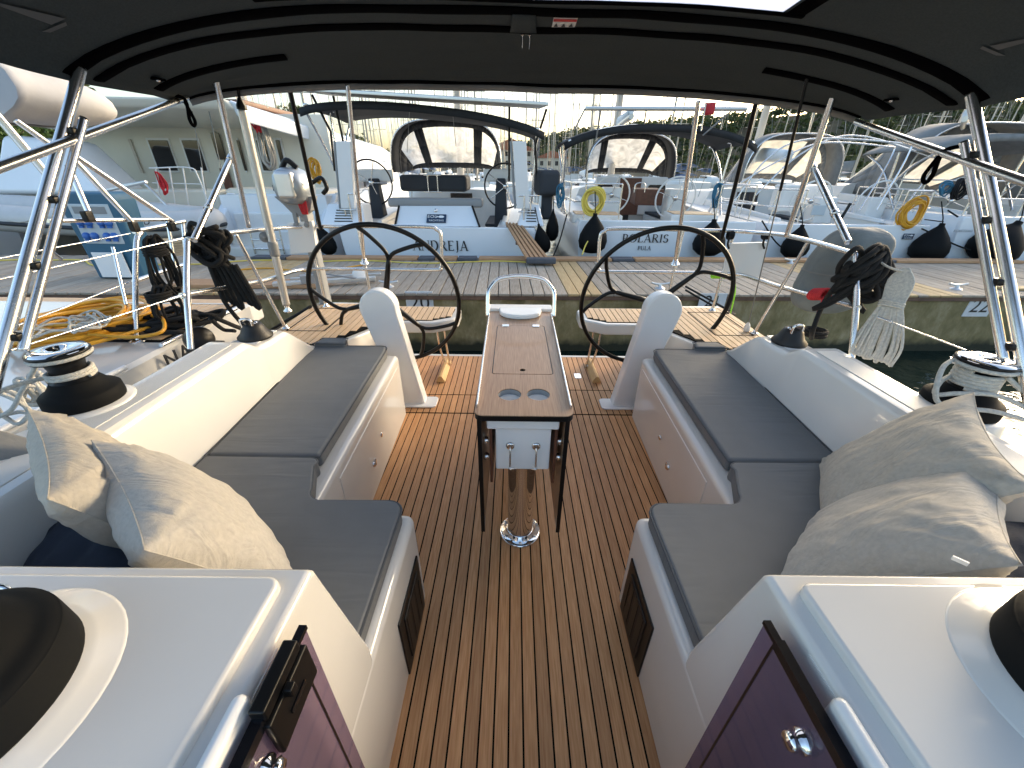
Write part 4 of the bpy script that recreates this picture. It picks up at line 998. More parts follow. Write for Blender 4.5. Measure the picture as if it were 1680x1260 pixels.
# white boards hanging on the rails
m = MB(); P_ = [Q(1196, 399, y=2.96), Q(1258, 397, y=2.96), Q(1245, 455, y=2.96), Q(1184, 455, y=2.96)]
m.hexa([p+V((0, -.014, 0)) for p in P_], [p+V((0, .014, 0)) for p in P_]); o = m.build('white_board', 'white_plastic', None, bevel=.004); tag(o, 'blank white board hanging from the stern rail beside the green rope', 'board')
for px in (1198, 1256):
    q = MB()
    for k in range(4): 
        c = Q(px-3+k*2.2, 386, y=2.95); q.tube([c+V((0, .022*math.cos(R(b)), .024*math.sin(R(b)))) for b in range(0, 360, 30)], .007, 6, closed=True)
    q.tube(smooth_path([Q(px, 386, y=2.93), Q(px-4, 400, y=2.93), Q(px-2, 408, y=2.93)], 4), .007, 6); q.build('lashing', 'rope_black', o)
# neon green line on the lower stern rail
q = MB()
for k in range(9):
    c = Q(1169+k*2.6, 452, y=2.99); q.tube([c+V((.003*k % .004, .018*math.cos(R(b)), .018*math.sin(R(b)))) for b in range(0, 360, 30)], .0065, 6, closed=True)
q.tube(smooth_path([Q(1194, 455, y=2.96), Q(1205, 462, y=2.96), Q(1206, 480, y=2.97), Q(1202, 500, y=2.98), Q(1198, 515, y=2.98)], 4), .005, 6)
tag(q.build('green_rope', 'rope_green', None), 'bright neon green line wrapped on the lower stern rail by the steering wheel', 'rope')
# black mooring lines from our stern to the dock
m = MB(); 
for k in range(2): m.tube(smooth_path([Q(1125, 470+k*6, y=4.9), Q(1200, 512+k*7, y=4.0), V((1.60, 2.95-k*.05, .50))], 6), .012, 7)
tag(m.build('mooring_line', 'rope_black', None), 'pair of black mooring lines running from the dock to the quarter deck, past number 21', 'rope', 'own mooring lines')
m = MB(); m.tube(smooth_path([V((-1.60, 2.9, .52)), Q(440, 545, y=3.4), Q(500, 517, y=4.3), Q(560, 478, y=5.3)], 6), .012, 7)
tag(m.build('mooring_line', 'rope_black', None), 'black mooring line running from the dock to the quarter deck under the outboard motor', 'rope', 'own mooring lines')

# ================================================================== DOCK FURNITURE
# number plates on the concrete face
def number_plate(px, py, body, lab, w=.36, h=.30):
    x = Q(px, py, y=5.06).x; x = Q(px, py, y=5.06+DSL*x).x; c = V((x, 5.06+DSL*x-.004+(.03 if h > .25 else -.006), Q(px, py, y=5.06+DSL*x).z))
    o = MB().box(c, (w, .012, h), rz=DSL).build('number_plate', 'grey_plate', None, bevel=.003); tag(o, lab, 'sign', 'berth number plates')
    lettering('number', body, .27 if h > .25 else .22, 'letter', o, facing(c+V((0, -.0085, -.005)), DSL), .001)
number_plate(1612, 503, '22', 'grey berth number plate reading 22 on the concrete dock face')
number_plate(1168, 494, '21', 'grey berth number plate reading 21 seen between wheel spokes', h=.22)
number_plate(688, 497, '20', 'grey berth number plate half hidden behind the helm seat', w=.36)
# shore power pedestal
pc = V((-5.68, 5.62, DOCK_Z)); t = thing('power_pedestal', 'blue shore power pedestal with blue sockets on the wooden dock', 'pedestal', pc)
m = MB(); m.prism([(pc.x-.33, pc.z), (pc.x+.33, pc.z), (pc.x+.36, pc.z+.55), (pc.x+.40, pc.z+1.02), (pc.x+.34, pc.z+1.12), (pc.x-.34, pc.z+1.12), (pc.x-.40, pc.z+1.02), (pc.x-.36, pc.z+.55)], (pc.y, pc.y+.32), 'y'); m.build('cabinet', 'pedestal_blue', t, bevel=.03, seg=3)
MB().bb(pc.x-.27, pc.x+.27, pc.y-.008, pc.y+.01, pc.z+.48, pc.z+.98).build('socket_panel', 'panel_face', t, bevel=.03)
m = MB(); m.bb(pc.x-.22, pc.x+.22, pc.y-.012, pc.y, pc.z+.86, pc.z+.95); m.build('meter_window', 'nav_grey', t, bevel=.005)
for ix, dx in enumerate((-.19, -.08, .09, .19)):
    for dz in (.75, .58):
        m = MB(); m.lathe([(.0, .045), (.035, .045), (.045, .03), (.048, 0)], (pc.x+dx, pc.y-.008, pc.z+dz), (0, -1, .25), 14); m.box((pc.x+dx, pc.y-.03, pc.z+dz-.05), (.05, .03, .025)); m.build('socket', 'socket_blue', t)
m = MB(); m.box((pc.x-.02, pc.y-.03, pc.z+.2), (.42, .02, .34)); m.build('notice_plate', 'white_paint', t, bevel=.004)
# hose reel, cleats and small things on the dock
def dcleat(x, w, lab):
    p = dk(x, w); p.z = DOCK_Z; t = thing('dock_cleat', lab, 'cleat', p, 'dock cleats')
    m = MB(); m.tube(smooth_path([p+V((-.13, 0, .075)), p+V((-.06, 0, .06)), p+V((0, 0, .058)), p+V((.06, 0, .06)), p+V((.13, 0, .075))], 4), .016, 8); m.build('horns', 'alu', t)
    m = MB(); m.lathe([(.07, 0), (.06, .012), (.028, .02), (.022, .06)], p, seg=14); m.build('base', 'alu', t)
dcleat(6.25, .32, 'alloy mooring cleat on the dock above number 22'); dcleat(-1.75, .34, 'alloy mooring cleat on the dock seen through the outboard side wheel'); dcleat(5.0, 2.05, 'alloy mooring cleat at the far dock edge below the black fender'); dcleat(2.0, .3, 'alloy mooring cleat on the near dock edge above number 21')
# passerelle rollers/gear seen through the left wheel
t = thing('gangplank', 'folded aluminium gangplank with a white wheel lying on the dock behind the steering wheel', 'gangplank', dk(-2.6, .3)+V((0, 0, DOCK_Z)))
p = dk(-2.5, .35); p.z = DOCK_Z
m = MB(); m.box(p+V((-.1, .0, .07)), (1.3, .10, .05), rz=.30); m.box(p+V((-.05, .25, .07)), (1.2, .06, .04), rz=.30); m.build('frame', 'alu', t, bevel=.006)
m = MB(); m.lathe([(.0, .025), (.08, .025), (.095, .015), (.095, -.015), (.08, -.025), (.0, -.025)], p+V((.32, .14, .13)), (.5, -1, .1), 22); m.build('wheel', 'white_plastic', t)
m = MB(); m.box(p+V((-.25, -.05, .12)), (.3, .12, .10), rz=.5); m.tube(smooth_path([p+V((-.5, .1, .05)), p+V((-.3, .0, .18)), p+V((.1, .0, .14)), p+V((.5, .2, .02))], 5), .012, 6); m.build('bracket', 'nav_grey', t)
# yellow lines lying on the dock
rr = random.Random(9)
pts = [dk(-9+.55*k, 1.75+.25*math.sin(k*.9)+rr.uniform(-.1, .1))+V((0, 0, DOCK_Z+.014)) for k in range(10)]
rope('yellow_line', pts, .011, 'rope_yellow', 'thin yellow line lying along the dock in front of the catamaran', group='yellow lines on the dock')
pts = [dk(-3.3+.5*k, 1.92+.10*math.sin(k*1.3))+V((0, 0, DOCK_Z+.060 if 0 else DOCK_Z+.014)) for k in range(9)]
rope('yellow_line', pts, .010, 'rope_yellow', 'thin yellow line lying along the dock below the gangway', group='yellow lines on the dock')
pts = [dk(-4.6+.35*k, 1.0+.22*math.sin(k*1.1)+.1*k)+V((0, 0, DOCK_Z+.014)) for k in range(7)]
rope('yellow_line', pts, .011, 'hose', 'orange yellow line curving over the new dock boards behind the lifting pole', group='yellow lines on the dock')
m = MB(); p = dk(-3.6, .35); p.z = DOCK_Z
m.box(p+V((0, 0, .03)), (2.0, .32, .05), rz=DSL); o = m.build('loose_board', 'kerb_wood', None, bevel=.006); tag(o, 'wide reddish board lying on the dock edge behind the black rope hank', 'board')
p = dk(7.6, .32); p.z = DOCK_Z
m = MB(); m.box(p+V((0, 0, .02)), (1.5, .14, .03), rz=DSL+.05); o = m.build('loose_board', 'dock_new', None, bevel=.004); tag(o, 'yellowish narrow board lying on the dock edge above number 22', 'board')

# ================================================================== STROKE LETTERS with serifs for the boat names
def serif_word(name, word, h, parent, origin, m_='letter', rz=0, space=.16, depth=.004, sx=1.0):
    """roman capitals drawn as thick and thin strokes with serifs, in the XZ plane, centred on origin"""
    TK, TN = .15, .065
    G = {'A': (.86, [((.10, 0), (.42, 1), TN), ((.42, 1), (.76, 0), TK), ((.24, .33), (.62, .33), TN)], [.10, .76]),
         'N': (.90, [((.12, 0), (.12, 1), TN), ((.12, 1), (.78, 0), TK), ((.78, 0), (.78, 1), TN)], [.12]),
         'D': (.88, [((.16, 0), (.16, 1), TK), ('arc', (.36, .5), .40, .5, 90, -90, TK), ((.16, .97), (.38, .97), TN), ((.16, .03), (.38, .03), TN)], []),
         'R': (.82, [((.16, 0), (.16, 1), TK), ('arc', (.36, .74), .24, .24, 90, -90, TN*1.5), ((.16, .97), (.38, .97), TN), ((.16, .50), (.38, .50), TN), ((.36, .50), (.74, 0), TK)], [.16, .74]),
         'E': (.72, [((.16, 0), (.16, 1), TK), ((.16, .97), (.60, .97), TN), ((.16, .52), (.50, .52), TN), ((.16, .03), (.64, .03), TN), ((.60, .84), (.60, .97), TN), ((.64, .03), (.64, .18), TN)], []),
         'J': (.46, [((.26, .10), (.26, 1), TK), ('arc', (.10, .02), .16, .20, 60, -80, TN*1.4)], []),
         'P': (.72, [((.16, 0), (.16, 1), TK), ('arc', (.34, .72), .24, .25, 90, -90, TN*1.7), ((.16, .97), (.36, .97), TN), ((.16, .47), (.36, .47), TN)], [.16]),
         'O': (.98, [('arc', (.48, .5), .40, .5, 0, 360, TK*.8)], []),
         'L': (.66, [((.16, 0), (.16, 1), TK), ((.16, .03), (.58, .03), TN), ((.58, .03), (.58, .2), TN)], [.16]),
         'I': (.36, [((.18, 0), (.18, 1), TK)], [.18]),
         'S': (.66, [('arc', (.32, .74), .21, .24, 20, 255, TN*1.8), ('arc', (.32, .26), .23, .25, 75, -165, TN*2.0)], []),
         'U': (.86, [((.16, .3), (.16, 1), TK), ('arc', (.43, .3), .27, .29, 180, 360, TN*1.8), ((.70, .3), (.70, 1), TN)], [])}
    tot = sum(G[c][0]+space for c in word)-space; x = -tot/2; rot = Matrix.Rotation(rz, 3, 'Z'); objs = []
    for ch in word:
        w, st, ser = G[ch]; mm = MB()
        def W(u, v, d=0): return V(origin)+rot @ V(((x+u)*h*sx, -depth+d, (v-.5)*h))
        def seg(a, b, t):
            a, b = V((a[0], a[1])), V((b[0], b[1])); n = V((-(b-a).y, (b-a).x)).normalized()*t/2
            q = [a-n, b-n, b+n, a+n]; mm.hexa([W(p.x, p.y) for p in q], [W(p.x, p.y, depth*.9) for p in q])
        for s_ in st:
            if s_[0] == 'arc':
                _, c, rx, ry, a0, a1, t = s_; n = 14; pp = [(c[0]+rx*math.cos(R(a0+(a1-a0)*k/n)), c[1]+ry*math.sin(R(a0+(a1-a0)*k/n))) for k in range(n+1)]
                for k in range(n):
                    am = R(a0+(a1-a0)*(k+.5)/n); seg(pp[k], pp[k+1], t*(.45+.75*abs(math.cos(am))))
            else: seg(*s_)
        for sxx in ser: seg((sxx-.13, .02), (sxx+.13, .02), .045)
        for s_ in st:
            if s_[0] != 'arc' and s_[1][1] == 1 and s_[0][0] == s_[1][0]: seg((s_[1][0]-.13, .98), (s_[1][0]+.10, .98), .045)
        mm.build('letter', m_, parent); x += w+space

# ================================================================== MOORED YACHTS ACROSS THE DOCK
def arch(cx, w, z0, h, n, e=.62):
    out = []
    for k in range(n+1):
        a = math.pi*(1-k/n); c, s_ = math.cos(a), math.sin(a)
        out.append((cx+w/2*math.copysign(abs(c)**e, c), z0+h*abs(s_)**e))
    return out
def dodger(t, cx, y, w, z0, h, depth, cloth, vin, nwin=3, lean=.25):
    n = 28; A = arch(cx, w, z0, h, n); Bq = arch(cx, w*.96, z0, h*1.04, n)
    P0 = [V((p[0], y, p[1])) for p in A]; P1 = [V((p[0], y+depth*.38, p[1])) for p in Bq]
    P2 = [V((cx+(p[0]-cx)*.86, y+depth, z0+.06+(p[1]-z0)*.06)) for p in Bq]
    m = MB(); m.loft([P0, P1], closed=False, cap=False); m.build('dodger_hood', cloth, t, solid=.02)
    rows = [0, .14, .5, .88, 1]
    def cell(i):
        u = (i+.5)/n
        for q in range(1, nwin):
            if abs(u-(.09+.82*q/nwin)) < .028: return None
        return min(nwin-1, int((u-.09)/.82*nwin)) if .10 < u < .90 else None
    fr, wi = MB(), [MB() for _ in range(nwin)]; R_ = [[P1[i].lerp(P2[i], r) for i in range(n+1)] for r in rows]
    for j in range(4):
        for i in range(n):
            q = [R_[j][i], R_[j][i+1], R_[j+1][i+1], R_[j+1][i]]
            (wi[cell(i)] if (j in (1, 2) and cell(i) is not None) else fr).add(q, [(0, 1, 2, 3)], True)
    f = fr.build('dodger_frame', cloth, t, solid=.012)
    for q in wi: q.build('window_pane', vin, f)
    m = MB(); m.tube(P0, .016, 8); m.build('dodger_hoop', 'steel', t)
def bimini_far(t, cx, y0, y1, w, z, crown, cloth, legs=True, zfoot=.5, tilt=0):
    def f(a, b):
        u = a*2-1; return V((cx+u*w/2, y0+(y1-y0)*b, z+crown*(1-abs(u)**2.6)-.05*(2*b-1)**2+tilt*u-.10*max(0, abs(u)-.9)*10*.3))
    m = MB(); m.grid(f, 26, 6); m.build('bimini_cloth', cloth, t, solid=.03)
    m = MB(); m.grid(lambda a, b: f(a, 0)+V((0, .0, -.11*b)), 26, 1); m.build('bimini_valance', cloth, t, solid=.02)
    if legs:
        for s in (-1, 1):
            for yy, lean in ((y0+.05, .1), ((y0+y1)/2, 0), (y1-.05, -.2)):
                a = f((s*.97+1)/2, (yy-y0)/(y1-y0)); m = MB()
                m.tube(smooth_path([a+V((-s*.12, 0, .03)), a+V((-s*.02, 0, -.02)), V((cx+s*w*.475, (yy+(y0+y1)/2)/2+lean, (a.z+zfoot)/2+.2)), V((cx+s*w*.46, (y0+y1)/2+lean*2, zfoot))], 5), .024, 8); m.build('bimini_leg', 'steel', t)
def far_wheel(t, c, r, m_='black', spokes=5):
    c = V(c); m = MB(); up = V((0, -.2, 1)).normalized(); rt = V((1, 0, 0))
    P_ = lambda a, q: c+(rt*math.sin(a)+up*math.cos(a))*q
    m.tube([P_(R(a), r) for a in range(0, 360, 12)], .018, 7, closed=True); w = m.build('wheel', m_, t)
    m = MB()
    for k in range(spokes): m.tube([c, P_(2*math.pi*k/spokes+.3, r)], .010, 6)
    m.lathe([(.0, .03), (.05, .03), (.05, -.03), (.0, -.03)], c, (0, 1, .2), 14); m.build('spokes', 'steel', w)
def rig(t, cx, y, zb, h, r, boom_to=None, cover='sailcover', rake=.02, boom_r=.16):
    m = MB(); m.tube([V((cx, y, zb)), V((cx, y-rake*h*.5, zb+h*.5)), V((cx, y-rake*h, zb+h))], r, 10, r1=r*.8); m.build('mast', 'mast', t)
    for k in (.4, .7):
        m = MB(); m.tube([V((cx-.9, y-rake*h*k, zb+h*k-.05)), V((cx, y-rake*h*k, zb+h*k)), V((cx+.9, y-rake*h*k, zb+h*k-.05))], .025, 6); m.build('spreader', 'mast', t)
    tip = V((cx, y-rake*h, zb+h)); m = MB()
    for s in (-1, 1):
        m.tube([tip, V((cx+s*.9, y-rake*h*.7, zb+h*.7)), V((cx+s*.95, y-rake*h*.4, zb+h*.4)), V((cx+s*1.7, y+.2, zb-.9))], .006, 4)
        m.tube([V((cx, y-rake*h*.7, zb+h*.7)), V((cx+s*1.6, y-.3, zb-.9))], .006, 4)
    m.build('shrouds', 'wire', t)
    if boom_to is not None:
        a, b = V((cx, y-.15, boom_to.z+.1)), V(boom_to); n = 10; rings = []
        for k in range(n+1):
            q = a.lerp(b, k/n); rz_ = boom_r*(1.25-.65*k/n); rings.append([q+V((boom_r*.55*math.cos(R(a_)), 0, rz_*math.sin(R(a_))+.10)) for a_ in range(0, 360, 30)])
        m = MB(); m.loft(rings); m.build('sail_cover', cover, t)
        m = MB(); m.tube([a, b+(b-a)*.03], .055, 8); m.build('boom', 'mast', t)
def yacht_hull(t, cx, y, w, L, zs, hullm='hull_white', stern=.92, dark=False, ztr=None):
    """hull moored stern-to: origin at the stern centre on the water"""
    rings = []; zb = WATER_Z-.35
    for k in range(13):
        u = k/12; yy = y+L*u
        b = w/2*(stern+(1-stern)*min(1, u*3))*(1 if u < .45 else max(.015, 1-((u-.45)/.55)**2.1))
        zz = zs+.30*max(0, u-.2)**1.4
        rings.append([V((cx-b*.98, yy, zz)), V((cx-b, yy, zz-.06)), V((cx-b*.97, yy, zs-.65)), V((cx-b*.82, yy-.0, WATER_Z+.05)), V((cx-b*.5, yy, zb)), V((cx+b*.5, yy, zb)), V((cx+b*.82, yy, WATER_Z+.05)), V((cx+b*.97, yy, zs-.65)), V((cx+b, yy, zz-.06)), V((cx+b*.98, yy, zz))])
    o = MB().loft(rings, closed=False, cap=False).build('hull', hullm, t)
    md = o.modifiers.new('es', 'EDGE_SPLIT'); md.split_angle = R(40)
    b = w/2*stern; zt_ = ztr if ztr is not None else zs
    pr = [(cx-b*.98, zt_), (cx-b*1.0, zt_-.08), (cx-b*.97, zs-.65), (cx-b*.84, WATER_Z+.02), (cx-b*.5, zb), (cx+b*.5, zb), (cx+b*.84, WATER_Z+.02), (cx+b*.97, zs-.65), (cx+b, zt_-.08), (cx+b*.98, zt_)]
    m = MB(); m.prism(pr, (y-.05, y+.06), 'y'); tr = m.build('transom', hullm, t, bevel=.02, seg=2)
    # side decks, foredeck, cockpit sole, bulkhead and coachroof
    for s in (-1, 1):
        m = MB(); m.add([V((cx+s*b*.60, y+.06, zs-.01)), V((cx+s*b*.97, y+.06, zs-.01)), V((cx+s*w/2*.97, y+L*.4, zs+.05)), V((cx+s*w/2*.62, y+L*.4, zs+.05))], [(0, 1, 2, 3)]); m.build('side_deck', 'deck_white', t)
        m = MB(); m.bb(cx+s*b*.40, cx+s*b*.66, y+1.1, y+3.9, zs-.62, zs-.22); m.build('cockpit_seat', 'deck_white', t, bevel=.03)
        m = MB(); m.bb(cx+s*b*.41, cx+s*b*.63, y+1.9, y+3.85, zs-.215, zs-.15); m.build('seat_cushion', 'seat_blue', t, bevel=.02)
        m = MB(); m.hexa([(cx+s*b*.62, y+.5, zs-.3), (cx+s*b*.72, y+.5, zs-.3), (cx+s*b*.74, y+4.0, zs-.3), (cx+s*b*.62, y+4.0, zs-.3)], [(cx+s*b*.64, y+.5, zs+.06), (cx+s*b*.70, y+.5, zs+.04), (cx+s*b*.72, y+4.0, zs+.22), (cx+s*b*.66, y+4.0, zs+.24)]); m.build('coaming', 'deck_white', t, bevel=.03)
    m = MB(); m.bb(cx-b*.62, cx+b*.62, y+.06, y+4.0, zs-.66, zs-.62); m.build('cockpit_sole', 'tan_deck', t)
    rings = []
    for k in range(7):
        u = k/6; yy = y+4.0+(L*.38)*u; hw = w*.33*(1-.35*u*u); zh = zs+.46*(1-.75*u**1.6)
        rings.append([V((cx-hw*1.08, yy, zs-.6)), V((cx-hw*1.05, yy, zs+.02)), V((cx-hw*.93, yy, zh-.05)), V((cx-hw*.8, yy, zh)), V((cx, yy, zh+.05)), V((cx+hw*.8, yy, zh)), V((cx+hw*.93, yy, zh-.05)), V((cx+hw*1.05, yy, zs+.02)), V((cx+hw*1.08, yy, zs-.6))])
    o = MB().loft(rings, closed=True, cap=True).build('coachroof', 'deck_white', t); md = o.modifiers.new('es', 'EDGE_SPLIT'); md.split_angle = R(30)
    m = MB(); m.add([V((cx-w*.33, y+L*.4, zs+.04)), V((cx+w*.33, y+L*.4, zs+.04)), V((cx+w*.1, y+L*.95, zs+.25)), V((cx-w*.1, y+L*.95, zs+.25))], [(0, 1, 2, 3)]); m.build('foredeck', 'deck_white', t)
    m = MB(); m.bb(cx-.30, cx+.30, y+3.965, y+4.02, zs-.5, zs+.40); m.build('companionway', 'window_dark', t)
    return tr
def stern_rail_far(t, cx, y, w, zs, gap=.5, hgt=.62):
    for s in (-1, 1):
        m = MB(); X = lambda f: cx+s*w/2*f
        for z in (hgt, hgt*.5):
            m.tube(smooth_path([V((X(.95), y+2.2, zs+z)), V((X(.95), y+.5, zs+z)), V((X(.90), y+.15, zs+z)), V((X(.75), y+.08, zs+z)), V((X(gap), y+.08, zs+z))], 4), .014, 7)
        for p in ((X(.95), y+2.2), (X(.95), y+1.0), (X(.86), y+.12), (X(gap), y+.08)): m.tube([V((*p, zs-.02)), V((*p, zs+hgt))], .013, 7)
        m.build('pushpit', 'steel', t)

# ---- the large yacht named ANDREJA
AY = 8.05; ACX, AW = -1.52, 4.15; AZ = Q(720, 372, y=AY).z
A = thing('moored_yacht', 'white yacht named ANDREJA with black bimini, solar panel and raised white stern platform', 'sailboat', (ACX, AY, WATER_Z), 'yachts moored stern-to across the dock')
tr = yacht_hull(A, ACX, AY, AW, 13.5, AZ)
serif_word('name', 'ANDREJA', .185, tr, Q(724, 403, y=AY-.075)+V((-.02, 0, 0)), space=.06, sx=1.0)
p = [Q(648, 372, y=AY+.0), Q(787, 372, y=AY+.0), Q(775, 338, y=AY+.35), Q(655, 338, y=AY+.35)]
m = MB(); m.hexa([q+V((0, .0, 0)) for q in p], [q+V((0, .10, .0)) for q in p]); pf = m.build('platform_panel', 'hull_white', A, bevel=.015)
for q0, q1 in ((0, 3), (1, 2)): 
    m = MB(); m.tube([p[q0]+V((0, -.02, 0)), p[q1]+V((0, -.02, 0))], .022, 6); m.build('panel_strap', 'black', pf)
c = p[0].lerp(p[1], .5).lerp(p[3].lerp(p[2], .5), .40)+V((.0, -.03, 0)); tilt = math.degrees(math.atan2((p[3]-p[0]).z, (p[3]-p[0]).y))
def sign_eol(c, k, parent, tilt=90, rz=0):
    mt = facing(c, rz, tilt); m = MB(); 
    m.box((0, 0, 0), (.335*k, .17*k, .012)); m.v = [mt @ q for q in m.v]; so = m.build('charter_sign', 'sign_blue', parent)
    lettering('sign_text', 'EOL', .085*k, 'letter_white', so, mt @ Matrix.Translation((-.075*k, .032*k, .0085)), .001, 1.1)
    lettering('sign_text', 'YACHTING', .050*k, 'letter_white', so, mt @ Matrix.Translation((0, -.048*k, .0085)), .001, 1.05)
    # white fish mark
    m = MB(); pts = [(.02, .03), (.06, .06), (.11, .055), (.14, .03), (.11, .01), (.06, .008)]; m.add([mt @ V((a*k, b*k, .0085)) for a, b in pts], [tuple(range(6))]); m.add([mt @ V((a*k, b*k, .0085)) for a, b in ((.03, .033), (.0, .058), (.0, .010))], [(0, 1, 2)]); m.build('fish_mark', 'letter_white', so)
sign_eol(c, 1.12, pf, tilt)
MB().lathe([(.0, .02), (.03, .018), (.035, 0)], p[3].lerp(p[2], .5).lerp(c, .35)+V((0, -.03, 0)), (0, -1, .3), 12).build('platform_latch', 'steel', pf)
for s, pxs in ((-1, (525, 600, 588, 545)), (1, (848, 893, 905, 862))):
    a = [Q(pxs[0], 372, y=AY), Q(pxs[1], 372, y=AY), Q(pxs[1]-(6 if s < 0 else 8), 336, y=AY+.25), Q(pxs[0]+(12 if s < 0 else 12), 334, y=AY+.25)]
    m = MB(); m.hexa(a, [q+V((0, .5, 0)) for q in a]); bx = m.build('stern_locker', 'hull_white', A, bevel=.03)
    for k in range(5):
        q0 = a[0].lerp(a[3], .25+.12*k).lerp(a[1].lerp(a[2], .25+.12*k), .30)+V((0, -.012, 0)); q1 = a[0].lerp(a[3], .25+.12*k).lerp(a[1].lerp(a[2], .25+.12*k), .72)+V((0, -.012, 0))
        m = MB(); m.tube([q0, q1], .010, 5); m.build('vent_slot', 'vent_dark', bx)
far_wheel(A, Q(609, 300, y=AY+1.25), .44); far_wheel(A, Q(829, 306, y=AY+1.25), .44)
for px in (617, 822):
    c = Q(px, 318, y=AY+1.4); m = MB(); m.hexa([c+V((-.16, -.1, -.8)), c+V((.16, -.1, -.8)), c+V((.16, .25, -.8)), c+V((-.16, .25, -.8))], [c+V((-.10, -.12, .3)), c+V((.10, -.12, .3)), c+V((.10, .1, .3)), c+V((-.10, .1, .3))]); m.build('wheel_pedestal', 'seat_blue', A, bevel=.03)
    m = MB(); c = Q(px, 288, y=AY+1.5); m.box(c, (.75, .10, .24)); m.build('instrument_pod', 'deck_white', A, bevel=.03)
# folded passerelle boards standing upright
for px0, px1, w in ((564, 572, .26), (852, 858, .24)):
    a, b = Q(px1, 342, y=AY+.15), Q(px0, 232, y=AY+.05); m = MB()
    for off, wd, mm_ in ((0, w, 'white_paint'),): m.hexa([a+V((-w/2, -.05, 0)), a+V((w/2, -.05, 0)), a+V((w/2, .05, 0)), a+V((-w/2, .05, 0))], [b+V((-w/2, -.05, 0)), b+V((w/2, -.05, 0)), b+V((w/2, .05, 0)), b+V((-w/2, .05, 0))])
    m.build('upright_board', 'white_paint', A, bevel=.01)
    m = MB(); m.tube([a+V((-w*.62, 0, 0)), b+V((-w*.62, 0, 0))], .025, 6); m.build('board_edge', 'nav_grey', A)
# covered cockpit table and crossing tubes
m = MB(); c = Q(716, 300, y=AY+2.4); m.box(c, (1.55, .9, .34)); tbx = m.build('covered_table', 'seat_blue', A, bevel=.08, seg=3)
m = MB(); 
for dx in (-.11, .11): m.tube([c+V((dx, -.47, -.17)), c+V((dx, -.47, .17))], .018, 6)
m.tube([c+V((-.2, -.47, .17)), c+V((.2, -.47, .17))], .018, 6); m.tube([c+V((-.2, -.47, -.17)), c+V((.2, -.47, -.17))], .018, 6); m.build('table_rail', 'steel', tbx)
m = MB(); c = Q(716, 332, y=AY+.7); m.box(c, (1.9, .35, .16)); m.build('locker_cushion', 'nav_grey', A, bevel=.04)
dodger(A, Q(733, 285, y=12.0).x, 12.0, 2.95, Q(735, 284, y=12.0).z, 1.22, 1.5, 'canvas_black', 'vinyl')
zb = Q(700, 200, y=9.1).z
bimini_far(A, Q(705, 200, y=9.0).x, 8.35, 10.6, 4.35, zb+.02, .20, 'canvas_black', zfoot=AZ, tilt=-.16)
# solar panel on its gantry
a, b = Q(503, 152, y=8.4), Q(898, 176, y=8.4)
sp = MB(); sp.hexa([a+V((0, -.35, -.02)), b+V((0, -.35, -.02)), b+V((-.1, .75, .06)), a+V((.1, .75, .06))], [a+V((0, -.35, .03)), b+V((0, -.35, .03)), b+V((-.1, .75, .11)), a+V((.1, .75, .11))]); so = sp.build('solar_panel', 'alu', A, bevel=.008)
MB().hexa([a+V((.05, -.3, .036)), b+V((-.05, -.3, .036)), b+V((-.15, .7, .114)), a+V((.15, .7, .114))], [a+V((.05, -.3, .040)), b+V((-.05, -.3, .040)), b+V((-.15, .7, .118)), a+V((.15, .7, .118))]).build('solar_cells', 'solar', so)
for q, f in ((a, .03), (a.lerp(b, .09), .0), (a.lerp(b, .84), 0), (b, -.03)):
    m = MB(); m.tube([q+V((0, .2, 0)), q+V((f*6, .3, -.55)), q+V((f*4, .3, -1.2))], .022, 7); m.build('gantry_leg', 'black', so)
rig(A, Q(752, 200, y=13.6).x, 13.6, .9, 15, .11)
for px0, py0, px1, py1 in ((672, 178, 668, 250), (742, 178, 748, 240), (835, 190, 842, 300)):
    MB().tube([Q(px0, py0, y=8.7), Q(px1, py1, y=9.5)], .006, 4).build('stern_line', 'wire', A)
stern_rail_far(A, ACX, AY, AW, AZ, .80, .55)
# wooden gangway from ANDREJA to the dock
t = thing('gangway', 'slatted wooden gangway sloping from the ANDREJA stern down to the dock', 'gangway', dk(.55, DW-.3)+V((0, 0, DOCK_Z)))
a0, a1, b0, b1 = Q(829, 366, y=AY+.1), Q(856, 368, y=AY+.1), Q(866, 430, z=DOCK_Z+.06), Q(905, 428, z=DOCK_Z+.06)
nsl = 5
for k in range(nsl):
    f0, f1 = k/nsl+.02, (k+.72)/nsl; p = [a0.lerp(a1, f0), a0.lerp(a1, f1), b0.lerp(b1, f1), b0.lerp(b1, f0)]
    m = MB(); m.hexa([q+V((0, 0, -.02)) for q in p], [q+V((0, 0, .02)) for q in p]); m.build('slat', 'kerb_wood', t)
for f in (.05, .5, .93):
    p0, p1 = a0.lerp(b0, f), a1.lerp(b1, f); m = MB(); m.tube([p0+V((0, 0, -.03)), p1+V((0, 0, -.03))], .035, 6); m.build('cross_bar', 'brown_wood', t)
m = MB(); m.box(b0.lerp(b1, .5)+V((.02, -.02, .02)), (.50, .16, .09)); m.build('end_pad', 'kerb_grey', t, bevel=.02)

